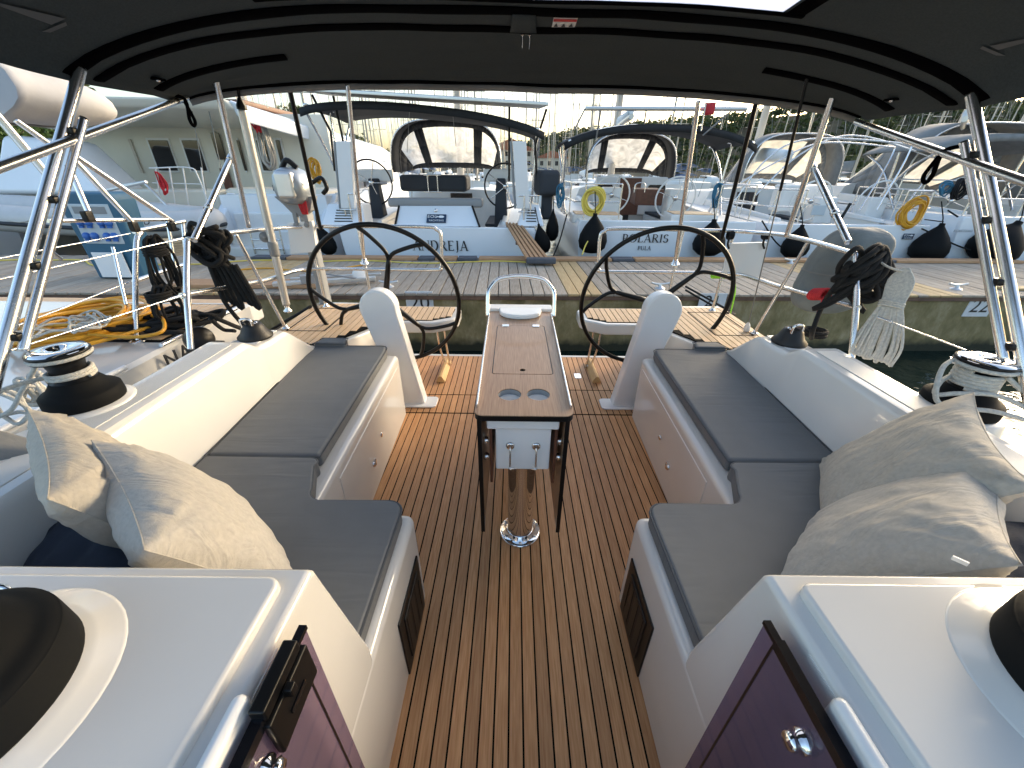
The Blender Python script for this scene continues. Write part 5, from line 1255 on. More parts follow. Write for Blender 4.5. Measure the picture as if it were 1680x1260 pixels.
# ---- the yacht named POLARIS
PY = 8.15; PCX, PW = 2.92, 3.75; PZ = Q(1080, 362, y=PY).z
Pz = thing('moored_yacht', 'white yacht named POLARIS of PULA with two white wheels and a dark dodger', 'sailboat', (PCX, PY, WATER_Z), 'yachts moored stern-to across the dock')
tr = yacht_hull(Pz, PCX, PY, PW, 12, PZ, 'hull_white')
serif_word('name', 'POLARIS', .150, tr, Q(1059, 391, y=PY-.075), space=.06, sx=1.12); serif_word('name', 'PULA', .078, tr, Q(1057, 407, y=PY-.075), space=.08)
far_wheel(Pz, Q(1003, 320, y=PY+1.5), .40, 'white_plastic', 4); far_wheel(Pz, Q(1108, 325, y=PY+1.2), .42, 'white_plastic', 4)
for px, py in ((1000, 335), (1105, 338)):
    c = Q(px, py, y=PY+1.7); m = MB(); m.box(c, (.42, .35, .7)); m.build('wheel_pedestal', 'deck_white', Pz, bevel=.04)
c = Q(1060, 322, y=PY+2.4); m = MB(); m.box(c, (.62, 1.0, .34), rz=-.15); m.build('folding_table', 'brown_wood', Pz, bevel=.02)
m = MB(); c = Q(1050, 308, y=PY+1.9); m.tube(smooth_path([c+V((-.12, 0, -.1)), c+V((-.1, 0, .08)), c+V((.1, 0, .08)), c+V((.12, 0, -.1))], 4), .015, 7); m.build('table_grab', 'steel', Pz)
bk = Q(1032, 320, y=PY+3.9); m = MB(); m.bb(bk.x-.95, bk.x+1.0, PY+3.88, PY+3.96, bk.z-.5, bk.z+.45); m.build('bulkhead', 'deck_white', Pz, bevel=.03)
m = MB(); m.bb(bk.x-.3, bk.x+.28, PY+3.84, PY+3.885, bk.z-.5, bk.z+.42); m.build('companionway_hatch', 'brown_wood', Pz, bevel=.01)
for dx in (-.72, .72):
    m = MB(); m.prism(rrect(bk.x+dx-.24, bk.x+dx+.24, bk.z+.02, bk.z+.26, .07), (PY+3.855, PY+3.885), 'y'); m.build('bulkhead_window', 'window_dark', Pz)
for px0, px1 in ((940, 1022), (1102, 1180)):
    a, b = Q(px0, 352, y=PY+.3), Q(px1, 354, y=PY+.3); m = MB(); m.hexa([a+V((0, 0, -.16)), b+V((0, 0, -.16)), b+V((0, .5, -.16)), a+V((0, .5, -.16))], [a, b, b+V((0, .5, .02)), a+V((0, .5, .02))]); m.build('helm_bench', 'deck_white', Pz, bevel=.02)
    m = MB(); m.hexa([a+V((.05, .03, .003)), b+V((-.05, .03, .003)), b+V((-.05, .45, .024)), a+V((.05, .45, .024))], [a+V((.05, .03, .015)), b+V((-.05, .03, .015)), b+V((-.05, .45, .036)), a+V((.05, .45, .036))]); m.build('bench_teak', 'teak_pale', Pz)
dodger(Pz, Q(1033, 288, y=12).x, 11.9, 2.35, Q(1030, 288, y=11.9).z-.05, 1.02, 1.4, 'canvas_black', 'vinyl')
bimini_far(Pz, Q(1068, 230, y=9.6).x, 8.9, 10.7, 3.75, Q(1068, 225, y=9.6).z-.10, .30, 'canvas_black', zfoot=PZ)
for u0, u1 in ((-.42, -.16), (.08, .36)):
    zc = Q(1068, 225, y=9.6).z-.10; cx = Q(1068, 230, y=9.6).x
    m = MB(); m.grid(lambda a, b: V((cx+(u0+(u1-u0)*a)*1.87*1.6, 8.93+.24*b, zc+.022+.30*(1-abs((u0+(u1-u0)*a)*1.6)**2.6)-.05*(1-.13*b*2)**2)), 8, 2); m.build('canvas_patch', 'white_paint', Pz)
a, b = Q(960, 178, y=8.5), Q(1225, 179, y=8.5)
m = MB(); m.tube([a, b], .035, 8); gb = m.build('gantry_bar', 'alu', Pz)
for q0, q1 in ((a, Q(943, 212, y=8.6)), (a.lerp(b, .10), Q(978, 228, y=8.9)), (a.lerp(b, .38), Q(1055, 215, y=9.2)), (b.lerp(a, .08), Q(1153, 222, y=8.9))):
    m = MB(); m.tube([q0, q1], .014, 6); m.build('gantry_leg', 'nav_grey', gb)
rig(Pz, Q(1062, 200, y=13).x-.8, 13.2, .85, 14, .10, boom_to=V((Q(1040, 185, y=9.6).x, 9.8, Q(1040, 180, y=9.6).z-.1)), boom_r=.10)
stern_rail_far(Pz, PCX, PY, PW, PZ, .50, .62)
rope('flag_staff', [Q(1150, 215, y=8.3), Q(1158, 170, y=8.3)], .012, 'mast', '', parent=Pz)
m = MB(); m.grid(lambda a, b: Q(1157, 168, y=8.3)+V((.18*a, .03*math.sin(a*5), -.18*b)), 6, 3); m.build('flag', 'flag_red', Pz, solid=.004)

# ---- third yacht, white with dove grey dodger
CY = 8.3; CCX, CW = 6.55, 3.5; CZ = Q(1380, 368, y=CY).z
C3 = thing('moored_yacht', 'white yacht with grey dodger, bare steel hoops and a small blue sign on its transom', 'sailboat', (CCX, CY, WATER_Z), 'yachts moored stern-to across the dock')
tr = yacht_hull(C3, CCX, CY, CW, 11.5, CZ)
sign_eol(Q(1490, 388, y=CY-.07)+V((0, -.0, 0)), .62, tr, 90)
dodger(C3, Q(1298, 290, y=11.6).x, 11.6, 2.5, Q(1298, 300, y=11.6).z-.05, 1.15, 1.5, 'canvas_grey', 'vinyl_warm')
far_wheel(C3, Q(1330, 330, y=CY+1.3), .42, 'white_plastic', 4); far_wheel(C3, Q(1437, 330, y=CY+1.5), .42, 'white_plastic', 4)
for px, py in ((1288, 325), (1345, 345), (1425, 345)):
    c = Q(px, py, y=CY+1.5); m = MB(); m.box(c, (.45, .35, .55), rz=.1); m.build('pedestal', 'deck_white', C3, bevel=.04)
m = MB(); c = Q(1343, 345, y=CY+1.3); m.box(c, (.3, .02, .2)); m.build('notice', 'panel_face', C3)
m = MB(); c = Q(1388, 343, y=CY+1.2); m.tube([c+V((-.03, 0, -.2)), c+V((.05, 0, .12))], .03, 8); m.build('winch_handle', 'black', C3)
for k, (pa, pm, pb) in enumerate((((1205, 330), (1330, 228), (1478, 235)), ((1240, 320), (1400, 222), (1520, 255)), ((1215, 300), (1345, 235), (1450, 240)))):
    m = MB(); m.tube(smooth_path([Q(*pa, y=CY+.8+.3*k), Q((pa[0]+pm[0])/2-8, pm[1]+32, y=CY+.8+.3*k), Q(*pm, y=CY+.9+.3*k), Q(*pb, y=CY+1.0+.3*k), Q(pb[0]+14, pb[1]+14, y=CY+1+.3*k), Q(pb[0]-40, 345, y=CY+.8+.2*k)], 6), .017, 7); m.build('hoop', 'steel', C3)
rig(C3, 6.9, 13.2, .85, 14, .10, boom_to=V((Q(1215, 248, y=11.5).x+.3, 9.9, Q(1215, 240, y=10).z-.25)), cover='sailcover', boom_r=.15)
stern_rail_far(C3, CCX, CY, CW, CZ, .55, .6)

# ---- fourth yacht, older white hull with a full clear enclosure
DY = 8.15; DCX, DW_ = 10.2, 3.6; DZ = Q(1600, 355, y=DY).z
D4 = thing('moored_yacht', 'white yacht with clear plastic cockpit enclosure and a rounded pale hull, beside the orange hose', 'sailboat', (DCX, DY, WATER_Z), 'yachts moored stern-to across the dock')
tr = yacht_hull(D4, DCX, DY, DW_, 12, DZ, 'hull_white')
lettering('maker_text', 'BENETEAU', .062, 'nav_grey', tr, facing(Q(1580, 379, y=DY-.07)), .002, 1.3)
m = MB(); m.tube([Q(1517, 360, y=DY-.07), Q(1548, 364, y=DY-.07)], .010, 5); m.build('stripe', 'letter', tr)
# enclosure: pale fabric frame with clear panels
c0 = Q(1520, 300, y=11.5); dodger(D4, c0.x+.2, 10.6, 3.3, Q(1520, 325, y=10.6).z, 1.55, 2.6, 'canvas_grey', 'vinyl_warm', nwin=4)
bimini_far(D4, Q(1620, 240, y=9.6).x, 9.1, 11.0, 2.9, Q(1600, 245, y=9.6).z, .28, 'canvas_grey', zfoot=DZ)
far_wheel(D4, Q(1560, 330, y=DY+1.6), .5, 'steel', 4)
rig(D4, Q(1600, 200, y=13).x, 13.4, .85, 14, .10, boom_to=V((9.1, 9.6, Q(1480, 195, y=9.6).z)), boom_r=.17)
stern_rail_far(D4, DCX, DY, DW_, DZ, .3, .6)
# fifth yacht just entering the picture
E5 = thing('moored_yacht', 'white yacht with grey dodger moored just beyond the enclosed cockpit yacht', 'sailboat', (14.4, 8.4, WATER_Z), 'yachts moored stern-to across the dock')
yacht_hull(E5, 14.4, 8.4, 3.8, 12, .72); dodger(E5, 14.4, 11.8, 2.6, 1.0, 1.2, 1.5, 'canvas_grey', 'vinyl_warm'); rig(E5, 14.4, 13.4, .85, 14, .1, boom_to=V((14.2, 10, 2.2))); stern_rail_far(E5, 14.4, 8.4, 3.8, .72, .3)

# fenders
def fender(p, r, h, lab, tilt=(0, 0), m_='rubber'):
    p = V(p); t = thing('fender', lab, 'fender', p, 'black teardrop fenders'); ax = V((tilt[0], tilt[1], 1))
    MB().lathe([(.0, 0), (r*.55, h*.04), (r*.9, h*.16), (r, h*.32), (r*.93, h*.48), (r*.66, h*.68), (r*.32, h*.85), (r*.16, h*.93), (r*.14, h), (.0, h)], p, ax, 26).build('body', m_, t)
    MB().tube([p+ax.normalized()*h*.97, p+ax.normalized()*h*1.12+V((0, .05, 0)), p+ax.normalized()*h*1.5+V((0, .25, 0))], .010, 6).build('lanyard', 'rope_black', t)
fender(Q(970, 416, y=7.85), .27, .72, 'black teardrop fender with a yellow line in front of it, on the POLARIS transom')
fender(Q(1158, 420, y=7.85), .29, .66, 'squat black fender at the far end of the POLARIS transom, behind a steering wheel')
fender(Q(1298, 424, y=7.95), .24, .62, 'black teardrop fender on the transom of the yacht with the grey dodger')
fender(Q(905, 396, y=8.3), .13, .60, 'slim black fender between ANDREJA and POLARIS')
fender(Q(893, 416, y=8.0), .16, .56, 'small black fender under the slatted gangway', (-.25, 0))
fender(Q(1512, 430, y=8.0), .30, .72, 'grey black fender between the small blue sign and the enclosed yacht', (.05, 0))
fender(Q(1608, 428, y=7.85), .40, .78, 'huge dark fender on the transom of the enclosed cockpit yacht', (.45, 0))
fender(Q(545, 418, y=8.05), .17, .60, 'black fender at the catamaran side of the ANDREJA stern', (-.3, 0))
# hoses hung on the boats
def hung_coil(c, w, h, n, r, m_, lab, seed, group):
    q = MB(); rr = random.Random(seed); c = V(c)
    for k in range(n):
        f = rr.uniform(.7, 1.08); o = V((rr.uniform(-.03, .03), rr.uniform(-.05, .05), rr.uniform(-.04, .04)))
        q.tube(smooth_path([c+o+V((w/2*f*math.cos(b)+.02*rr.uniform(-1, 1), .03*math.sin(2*b+seed), h/2*f*math.sin(b))) for b in [i*.785 for i in range(8)]], 4, True), r, 6, closed=True)
    tag(q.build('hose_coil', m_, None), lab, 'hose', group)
hung_coil(Q(974, 330, y=8.1), .38, .44, 11, .016, 'rope_yellow', 'bright yellow hose coil hanging on the POLARIS stern rail', 3, 'hung hose coils')
rope('yellow_line', [Q(976, 350, y=8.0), Q(978, 375, y=7.75), Q(962, 400, y=7.6), Q(955, 418, y=7.45)], .012, 'rope_yellow', 'thin yellow line hanging down across the POLARIS fender', group='yellow lines on the dock')
hung_coil(Q(1497, 350, y=8.25), .40, .52, 13, .016, 'hose', 'orange yellow hose coil hanging beside the enclosed cockpit yacht', 8, 'hung hose coils')
hung_coil(Q(518, 280, y=8.6), .16, .40, 8, .015, 'hose', 'narrow orange hose coil hanging beside the ANDREJA bimini legs', 12, 'hung hose coils')
hung_coil(Q(920, 318, y=8.2), .10, .40, 6, .012, 'rope_blue', 'dark blue rope coil hanging on the POLARIS rail beside the yellow hose', 14, 'blue rope coils')
hung_coil(Q(1178, 318, y=8.3), .12, .40, 6, .012, 'rope_blue', 'dark blue rope coil hanging at the far rail corner of POLARIS', 15, 'blue rope coils')
hung_coil(Q(1552, 310, y=8.4), .18, .20, 6, .013, 'rope_blue', 'dark blue rope coil on the rail of the enclosed yacht', 16, 'blue rope coils')
hung_coil(Q(1573, 312, y=8.3), .20, .30, 7, .016, 'rope_black', 'black rope coil on the rail of the enclosed yacht', 17, 'black rail coils')
# covered outboard on POLARIS rail
t = thing('covered_outboard', 'outboard motor under a dark blue grey cover on the POLARIS side rail', 'motor', Q(895, 330, y=8.7))
c = Q(897, 300, y=8.7); m = MB(); m.box(c, (.42, .55, .45), rz=.2); m.build('cover', 'seat_blue', t, bevel=.09, seg=3)
m = MB(); m.box(c+V((.02, 0, -.42)), (.22, .22, .5)); m.build('cover_leg', 'seat_blue', t, bevel=.06)
# mooring lines of the boats opposite
for k, (pa, ya, pb, lab) in enumerate((((930, 352), 8.3, (908, 420), 'black mooring line from the POLARIS corner down to the dock'), ((1555, 345), 8.3, (1690, 410), 'upper black mooring line from the enclosed yacht'), ((1512, 375), 8.2, (1660, 425), 'lower black mooring line crossing below the enclosed yacht'), ((1250, 362), 8.3, (1300, 418), 'black mooring line from the grey dodger yacht down to the dock'))):
    for d_ in (0,):
        a, b = Q(*pa, y=ya), Q(pb[0], pb[1], z=DOCK_Z+.03) if pb[1] > 412 else Q(*pb, y=7.9)
        mid = a.lerp(b, .5)+V((0, 0, -.08)); rope('mooring_line', [a, mid, b], .014, 'rope_black', lab, group='mooring lines of the yachts opposite')

# ================================================================== CATAMARAN on the left
K = thing('catamaran', 'large white catamaran with hardtop roof and dark saloon windows, moored behind the blue pedestal', 'catamaran', (-8, 9, WATER_Z))
def blk(name, m_, pts_b, pts_t, bevel=.03, parent=K, seg=2): 
    m = MB(); m.hexa(pts_b, pts_t); return m.build(name, m_, parent, bevel=bevel, seg=seg)
def cbox(name, m_, x0, x1, y0, y1, z0, z1, bevel=.03, parent=K): return MB().bb(x0, x1, y0, y1, z0, z1).build(name, m_, parent, bevel=bevel)
for xa, xb in ((-6.15, -3.95), (-13.6, -11.2)):
    rings = []
    for k in range(9):
        u = k/8; yy = 8.9+11*u; w = (xb-xa)/2*(1 if u < .5 else max(.05, 1-((u-.5)/.5)**2)); cx = (xa+xb)/2
        rings.append([V((cx-w, yy, .95)), V((cx-w, yy, .3)), V((cx-w*.7, yy, WATER_Z-.2)), V((cx+w*.7, yy, WATER_Z-.2)), V((cx+w, yy, .3)), V((cx+w, yy, .95))])
    MB().loft(rings, closed=True).build('hull', 'hull_white', K)
    # stern steps
    cbox('stern_step', 'deck_white', xa+.1, xb-.1, 8.3, 9.0, -.5, .02); cbox('stern_step', 'deck_white', xa+.15, xb-.15, 8.62, 9.1, .0, .30); cbox('stern_step', 'deck_white', xa+.2, xb-.2, 8.85, 9.3, .28, .62)
    for x in (xa, xb): blk('step_side', 'hull_white', [V((x-.12, 8.35, -.7)), V((x+.12, 8.35, -.7)), V((x+.12, 9.1, -.7)), V((x-.12, 9.1, -.7))], [V((x-.1, 8.6, .50)), V((x+.1, 8.6, .50)), V((x+.1, 9.3, .98)), V((x-.1, 9.3, .98))])
# swim ladder
m = MB()
for x in (-5.0, -4.75, -5.35): m.tube([V((x, 8.28, -.1)), V((x, 8.32, .45))], .016, 6)
for z in (.0, .18, .36): m.tube([V((-5.35, 8.27, z)), V((-4.75, 8.27, z))], .014, 6)
m.build('swim_ladder', 'steel', K)
# bridge deck, cockpit and saloon bulkhead
cbox('bridge_deck', 'cream', -11.4, -5.9, 9.4, 13, .05, .55); cbox('aft_bench', 'cream', -11, -6.6, 9.5, 10.0, .5, 1.02, .06); cbox('aft_bench', 'cream', -6.5, -4.2, 9.6, 10.6, .62, 1.05, .10)
cbox('saloon_wall', 'cream', -11.6, -4.75, 11.6, 11.75, .5, 2.62, .02)
def pane(px0, py0, px1, py1, y, name, m_, parent=K):
    a, b = Q(px0, py0, y=y), Q(px1, py1, y=y); return MB().bb(a.x, b.x, y-.02, y+.01, b.z, a.z).build(name, m_, parent, bevel=.006)
for i, (a, b) in enumerate(((243, 292), (298, 340), (392, 402), (420, 447), (452, 470))):
    f = pane(a-4, 226, b+4, 283, 11.585, 'window_frame', 'white_plastic'); pane(a, 230, b, 280, 11.56, 'window_pane', 'window_dark', f)
f = pane(340, 215, 392, 345, 11.58, 'door_frame', 'cream'); pane(345, 218, 372, 262, 11.55, 'door_glass', 'window_dark', f); pane(360, 276, 388, 325, 11.55, 'door_opening', 'brown_wood', f)
pane(210, 228, 236, 284, 11.58, 'side_recess', 'tan_deck')
# hardtop roof, its eyebrow and flybridge
za = Q(300, 163, y=9.8).z
blk('hardtop', 'cream', [V((-12.2, 9.3, za-.16)), V((-5.7, 9.5, za-.20)), V((-4.9, 16, za-.75)), V((-12.2, 16, za-.7))], [V((-12.2, 9.2, za)), V((-5.8, 9.4, za-.02)), V((-5.2, 16, za-.45)), V((-12.2, 16, za-.4))], .06)
blk('roof_eyebrow', 'hull_white', [V((-5.75, 9.6, za-.30)), V((-5.55, 9.6, za-.42)), V((-4.55, 16.5, za-1.05)), V((-4.8, 16.5, za-.9))], [V((-5.8, 9.5, za-.02)), V((-5.5, 9.5, za-.12)), V((-4.5, 16.5, za-.75)), V((-4.9, 16.5, za-.5))], .05)
blk('side_cabin', 'hull_white', [V((-5.0, 11.7, .5)), V((-4.3, 11.7, .5)), V((-4.3, 17, .5)), V((-5.0, 17, .5))], [V((-5.1, 11.7, za-.55)), V((-4.75, 11.7, za-.75)), V((-4.6, 17, za-1.1)), V((-5.0, 17, za-.9))], .05)
MB().bb(-4.32, -4.26, 12.4, 14.5, 1.0, 1.45).build('side_window', 'window_dark', K)
cbox('flybridge_edge', 'brown_wood', -12, -6.0, 10.4, 14, za-.02, za+.09, .02)
m = MB()
for k in range(6): m.tube(smooth_path([V((-7.2+.35*k, 11.0, za)), V((-7.15+.35*k, 11.0, za+.42)), V((-6.9+.35*k, 11.0, za+.45))], 4), .014, 6)
m.tube([V((-7.15, 11, za+.44)), V((-5.2, 11, za+.36))], .014, 6); m.build('flybridge_rail', 'steel', K)
blk('davit_pod', 'hull_white', [V((-11.0, 9.0, .9)), V((-8.6, 9.0, .9)), V((-8.6, 10.2, .9)), V((-11, 10.2, .9))], [V((-10.5, 9.3, 2.0)), V((-9.2, 9.3, 1.9)), V((-9.3, 10.1, 1.9)), V((-10.5, 10.1, 2.0))], .12, seg=3)
# supports, side rails and lines
for px, pya, pyb in ((342, 170, 330), (368, 165, 300)):
    m = MB(); m.tube([Q(px-30, pya-5, y=9.7), Q(px, pyb, y=9.5)], .008, 5); m.build('stay', 'wire', K)
for (a, b) in (((240, 277), (300, 360)), ((267, 275), (290, 345))):
    pass
m = MB()
for px in (255, 278, 300, 330): m.tube([Q(px, 275, y=9.3), Q(px+10, 340, y=9.3)], .013, 6)
m.tube(smooth_path([Q(245, 276, y=9.3), Q(310, 275, y=9.3), Q(325, 290, y=9.3), Q(342, 335, y=9.3)], 5), .014, 6); m.tube([Q(250, 300, y=9.3), Q(330, 302, y=9.3)], .010, 6); m.build('gate_rail', 'white_plastic', K)
m = MB()
for px0, py0, px1, py1 in ((195, 305, 240, 298), (235, 298, 282, 345), (150, 318, 240, 298)): m.tube([Q(px0, py0, y=8.9), Q(px1, py1, y=8.4)], .028, 7)
m.build('davit_arm', 'alu', K)
hung_coil(Q(266, 300, y=9.2), .10, .45, 7, .012, 'rope_red', 'red rope coil hanging on the catamaran gate rail', 21, 'catamaran rope coils')
hung_coil(Q(436, 240, y=10.6), .22, .90, 8, .022, 'chain', 'grey flecked rope hank hanging below the catamaran roof edge', 22, 'catamaran rope coils')
hung_coil(Q(421, 203, y=10.5), .10, .28, 6, .02, 'rope_red', 'small red rope knot hanging below the catamaran roof edge', 24, 'catamaran rope coils')
rig(K, -8.6, 15, 2.2, 16, .13)
# inflatable dinghy on the davits
t = thing('inflatable_dinghy', 'pale grey inflatable dinghy with a dark rubbing strake hanging behind the catamaran', 'dinghy', (-7.8, 8.0, .2))
zc = Q(150, 362, y=7.9).z
U = smooth_path([V((-10.6, 8.55, zc+.16)), V((-8.0, 8.6, zc+.08)), V((-6.6, 8.5, zc)), V((-5.95, 8.2, zc-.02)), V((-6.5, 7.9, zc-.06)), V((-8.0, 7.8, zc-.04)), V((-10.6, 7.8, zc+.10))], 6)
MB().tube(U, .24, 14).build('tube', 'pvc_grey', t)
MB().tube([p+V((0, -.235 if p.y < 8.2 else .235, -.05)) if abs(p.y-8.2) > .25 else p+V((.235, 0, -.05)) for p in U], .035, 6).build('rubbing_strake', 'seat_blue', t)
m = MB(); m.hexa([V((-10.6, 7.95, zc-.2)), V((-6.6, 8.0, zc-.28)), V((-6.6, 8.4, zc-.28)), V((-10.6, 8.45, zc-.2))], [V((-10.6, 7.9, zc)), V((-6.5, 7.95, zc-.06)), V((-6.5, 8.45, zc-.06)), V((-10.6, 8.5, zc))]); m.build('hull_floor', 'pvc_grey', t)
lettering('registration', 'ZD', .16, 'letter', t, facing((-6.75, 7.555, zc+.03), .1), .002)
m = MB(); m.tube(smooth_path([V((-9.5, 7.6, zc+.1)), V((-9.0, 7.55, zc+.0)), V((-8.5, 7.58, zc+.1)), V((-8, 7.55, zc+.0)), V((-7.5, 7.58, zc+.08))], 5), .010, 5); m.build('grab_line', 'rope_white', t)

# ================================================================== NEIGHBOUR YACHT alongside, on the left
N = thing('neighbour_yacht', 'white yacht alongside with pale teak stern platform, carrying the yellow hose', 'sailboat', (-3.9, 1.0, WATER_Z))
ZN = .585; XE = -1.93
rings = []
for y in (-2.5, 0, 1.0, 1.9, 2.45, 2.75):
    xe = XE-.02*max(0, y-1); xl = -5.8
    rings.append([V((xe-.02, y, ZN)), V((xe, y, ZN-.02)), V((xe-.03, y, .1)), V((xe-.35, y, WATER_Z-.1)), V((xl+.35, y, WATER_Z-.1)), V((xl+.03, y, .1)), V((xl, y, ZN-.02)), V((xl+.02, y, ZN))])
o = MB().loft(rings, closed=True).build('hull', 'gelcoat', N); md = o.modifiers.new('es', 'EDGE_SPLIT'); md.split_angle = R(35)
MB().tube([V((XE-.01, y, ZN+.004)) for y in (-2.4, 0, 1.0, 1.7)], .014, 8).build('toe_rail', 'gelcoat_cool', N)
MB().tube([V((XE-.03, y, ZN+.012)) for y in (1.95, 2.3, 2.6)], .012, 8).build('toe_rail', 'steel', N)
blk('cockpit_coaming', 'gelcoat', [V((-2.75, -2, ZN)), V((-2.45, -2, ZN)), V((-2.55, 1.75, ZN)), V((-2.85, 1.75, ZN))], [V((-2.70, -2, ZN+.30)), V((-2.5, -2, ZN+.26)), V((-2.62, 1.6, ZN+.10)), V((-2.8, 1.6, ZN+.14))], .03, N)
blk('cockpit_locker', 'gelcoat_cool', [V((-4.6, 1.5, ZN)), V((-2.95, 1.5, ZN)), V((-2.95, 2.1, ZN)), V((-4.6, 2.1, ZN))], [V((-4.6, 1.5, ZN+.12)), V((-3.0, 1.5, ZN+.08)), V((-3.05, 2.05, ZN+.05)), V((-4.6, 2.05, ZN+.10))], .03, N)
# stern platform with pale teak
sb_ = MB().bb(-5.4, -2.25, 2.76, 3.32, .28, .44).build('stern_platform', 'gelcoat', N, bevel=.02)
for k in range(11): plank(-5.35, -2.3, 2.80+.046*k, 2.80+.046*k+.044, .446, 'teak_pale', sb_, .005, 'slat')
qd2 = MB().bb(-2.9, -2.02, 2.02, 2.72, ZN+.0005, ZN+.003).build('deck_caulk', 'caulk', N)
for k in range(15): plank(-2.88+.056*k, -2.88+.056*k+.055, 2.05, 2.70, ZN+.007, 'teak_pale', qd2, .005)
mt = Matrix.Translation(Q(293, 585, x=XE+.012)) @ Matrix.Rotation(R(90), 4, 'Z') @ Matrix.Rotation(R(90), 4, 'X')
lettering('hull_letters', 'NA', .12, 'letter', N, mt, .003, 1.2)
# rails of the neighbour
for (fx, fy, ft), (tx_, ty_) in (((227, 560, ZN), (219, 383)),):
    f0 = Q(fx, fy, z=ft); t0 = Q(tx_, ty_, x=f0.x-.02)
    m = MB(); m.tube(smooth_path([f0, f0.lerp(t0, .15)+V((0, -.01, 0)), f0.lerp(t0, .6), t0+V((0, 0, -.04)), t0+V((0, .05, 0))], 5), .0135, 10); m.build('stanchion', 'steel', N)
    MB().lathe([(.0, 0), (.04, 0), (.04, .006), (.02, .014)], f0, seg=14).build('stanchion_foot', 'steel', N)
    x0 = t0.x
m = MB(); 
for pts in ([(219, 380), (258, 372), (303, 363)], [(219, 462), (262, 447), (308, 432)]): m.tube([Q(px, py, x=x0-.01*i) for i, (px, py) in enumerate(pts)], .0125, 9)
for (a, b) in (((300, 364), (312, 500)), ((275, 362), (300, 515))): m.tube([Q(*a, x=x0-.02), Q(*b, x=x0-.02)], .011, 8)
m.build('stern_rail', 'steel', N)
m = MB(); m.tube([Q(214, 383, x=x0), Q(60, 412, x=x0-.02), Q(-60, 436, x=x0-.02)], .0035, 6); m.tube([Q(214, 462, x=x0), Q(105, 505, x=x0-.02), Q(-40, 560, x=x0-.02)], .0035, 6); m.build('guard_wires', 'steel', N)
for (a, b, r) in (((-10, 183), (79, 288), .016), ((24, 196), (100, 250), .012), ((118, 258), (218, 366), .013), ((118, 252), (284, 364), .0125), ((112, 272), (146, 350), .013), ((78, 362), (276, 360), .010), ((100, 425), (75, 405), .008), ((185, 405), (207, 500), .008)):
    m = MB(); m.tube([Q(*a, x=-2.12), Q(*b, x=-2.08)], r, 9); m.build('frame_tube', 'steel', N)
for (px, py) in ((144, 355), (220, 372), (282, 372)):
    MB().box(Q(px, py, x=-2.08), (.03, .04, .05)).build('rail_clamp', 'black', N, bevel=.006)
# pale grey rolled bimini of the neighbour
nb = thing('folded_bimini', 'pale grey fabric bimini edge of the neighbouring yacht, ending in a rounded corner', 'canopy', Q(60, 180, x=-2.3))
rings = []
for k in range(16):
    u = k/15; c = Q(-60, 142, x=-2.25).lerp(Q(166, 184, x=-2.25), u); h = .135*(1-u**5)**.6*(1-.15*u)+.004; w = .20*(1-u**6)**.6+.01
    rings.append([c+V((w*math.cos(R(a)), .0, h*math.sin(R(a))*(1.0 if math.sin(R(a)) > 0 else .75)))+V((0, 0, .014*nz((u*5, a*.02, 3)))) for a in range(0, 360, 20)])
MB().loft(rings).build('cloth', 'canvas_pale', nb)
MB().tube([r_[13]+V((0.0, 0, -.004)) for r_ in rings], .006, 6).build('hem_cord', 'canvas_grey', nb)
# yellow hose pile on the neighbour deck
q = MB(); rr = random.Random(41); hc = Q(150, 540, z=ZN+.04)
for k in range(26):
    f = rr.uniform(.55, 1.08); ox, oy = rr.uniform(-.05, .05), rr.uniform(-.05, .05); z0 = rr.uniform(0.0, .10)
    pts = []
    for j in range(9):
        b = 2*math.pi*j/9+rr.uniform(-.1, .1); rx, ry = .30*f, .34*f
        pts.append(hc+V((ox+rx*math.cos(b), oy+ry*math.sin(b), z0*(.6+.4*math.sin(b+k))+rr.uniform(-.008, .008)+.012)))
    q.tube(smooth_path(pts, 4, True), .0095, 7, closed=True)
q.tube(smooth_path([hc+V((.28, .1, .05)), hc+V((.42, .02, .06)), hc+V((.50, -.10, .03)), hc+V((.40, -.16, .02)), hc+V((.2, -.2, .05))], 6), .0095, 7)
q.tube(smooth_path([hc+V((-.25, -.2, .05)), hc+V((-.5, -.05, .05)), hc+V((-.7, .1, .03))], 6), .0095, 7)
tag(q.build('hose_coil', 'hose', None), 'big loose pile of yellow orange hose lying on the neighbouring deck', 'hose')
q = MB()
for k in range(9):
    c = hc+V((rr.uniform(-.05, .28), rr.uniform(-.30, -.05), .09+rr.uniform(0, .03))); a = rr.uniform(0, 6); s1, s2 = rr.uniform(.05, .16), rr.uniform(.03, .07)
    q.tube(smooth_path([c+V((s1*math.cos(b)*math.cos(a)-s2*math.sin(b)*math.sin(a), s1*math.cos(b)*math.sin(a)+s2*math.sin(b)*math.cos(a), .015*math.sin(3*b))) for b in [i*.785 for i in range(8)]], 4, True), .0055, 6, closed=True)
tag(q.build('rope_tangle', 'rope_white', None), 'thin white rope tangle lying on top of the yellow hose pile', 'rope')
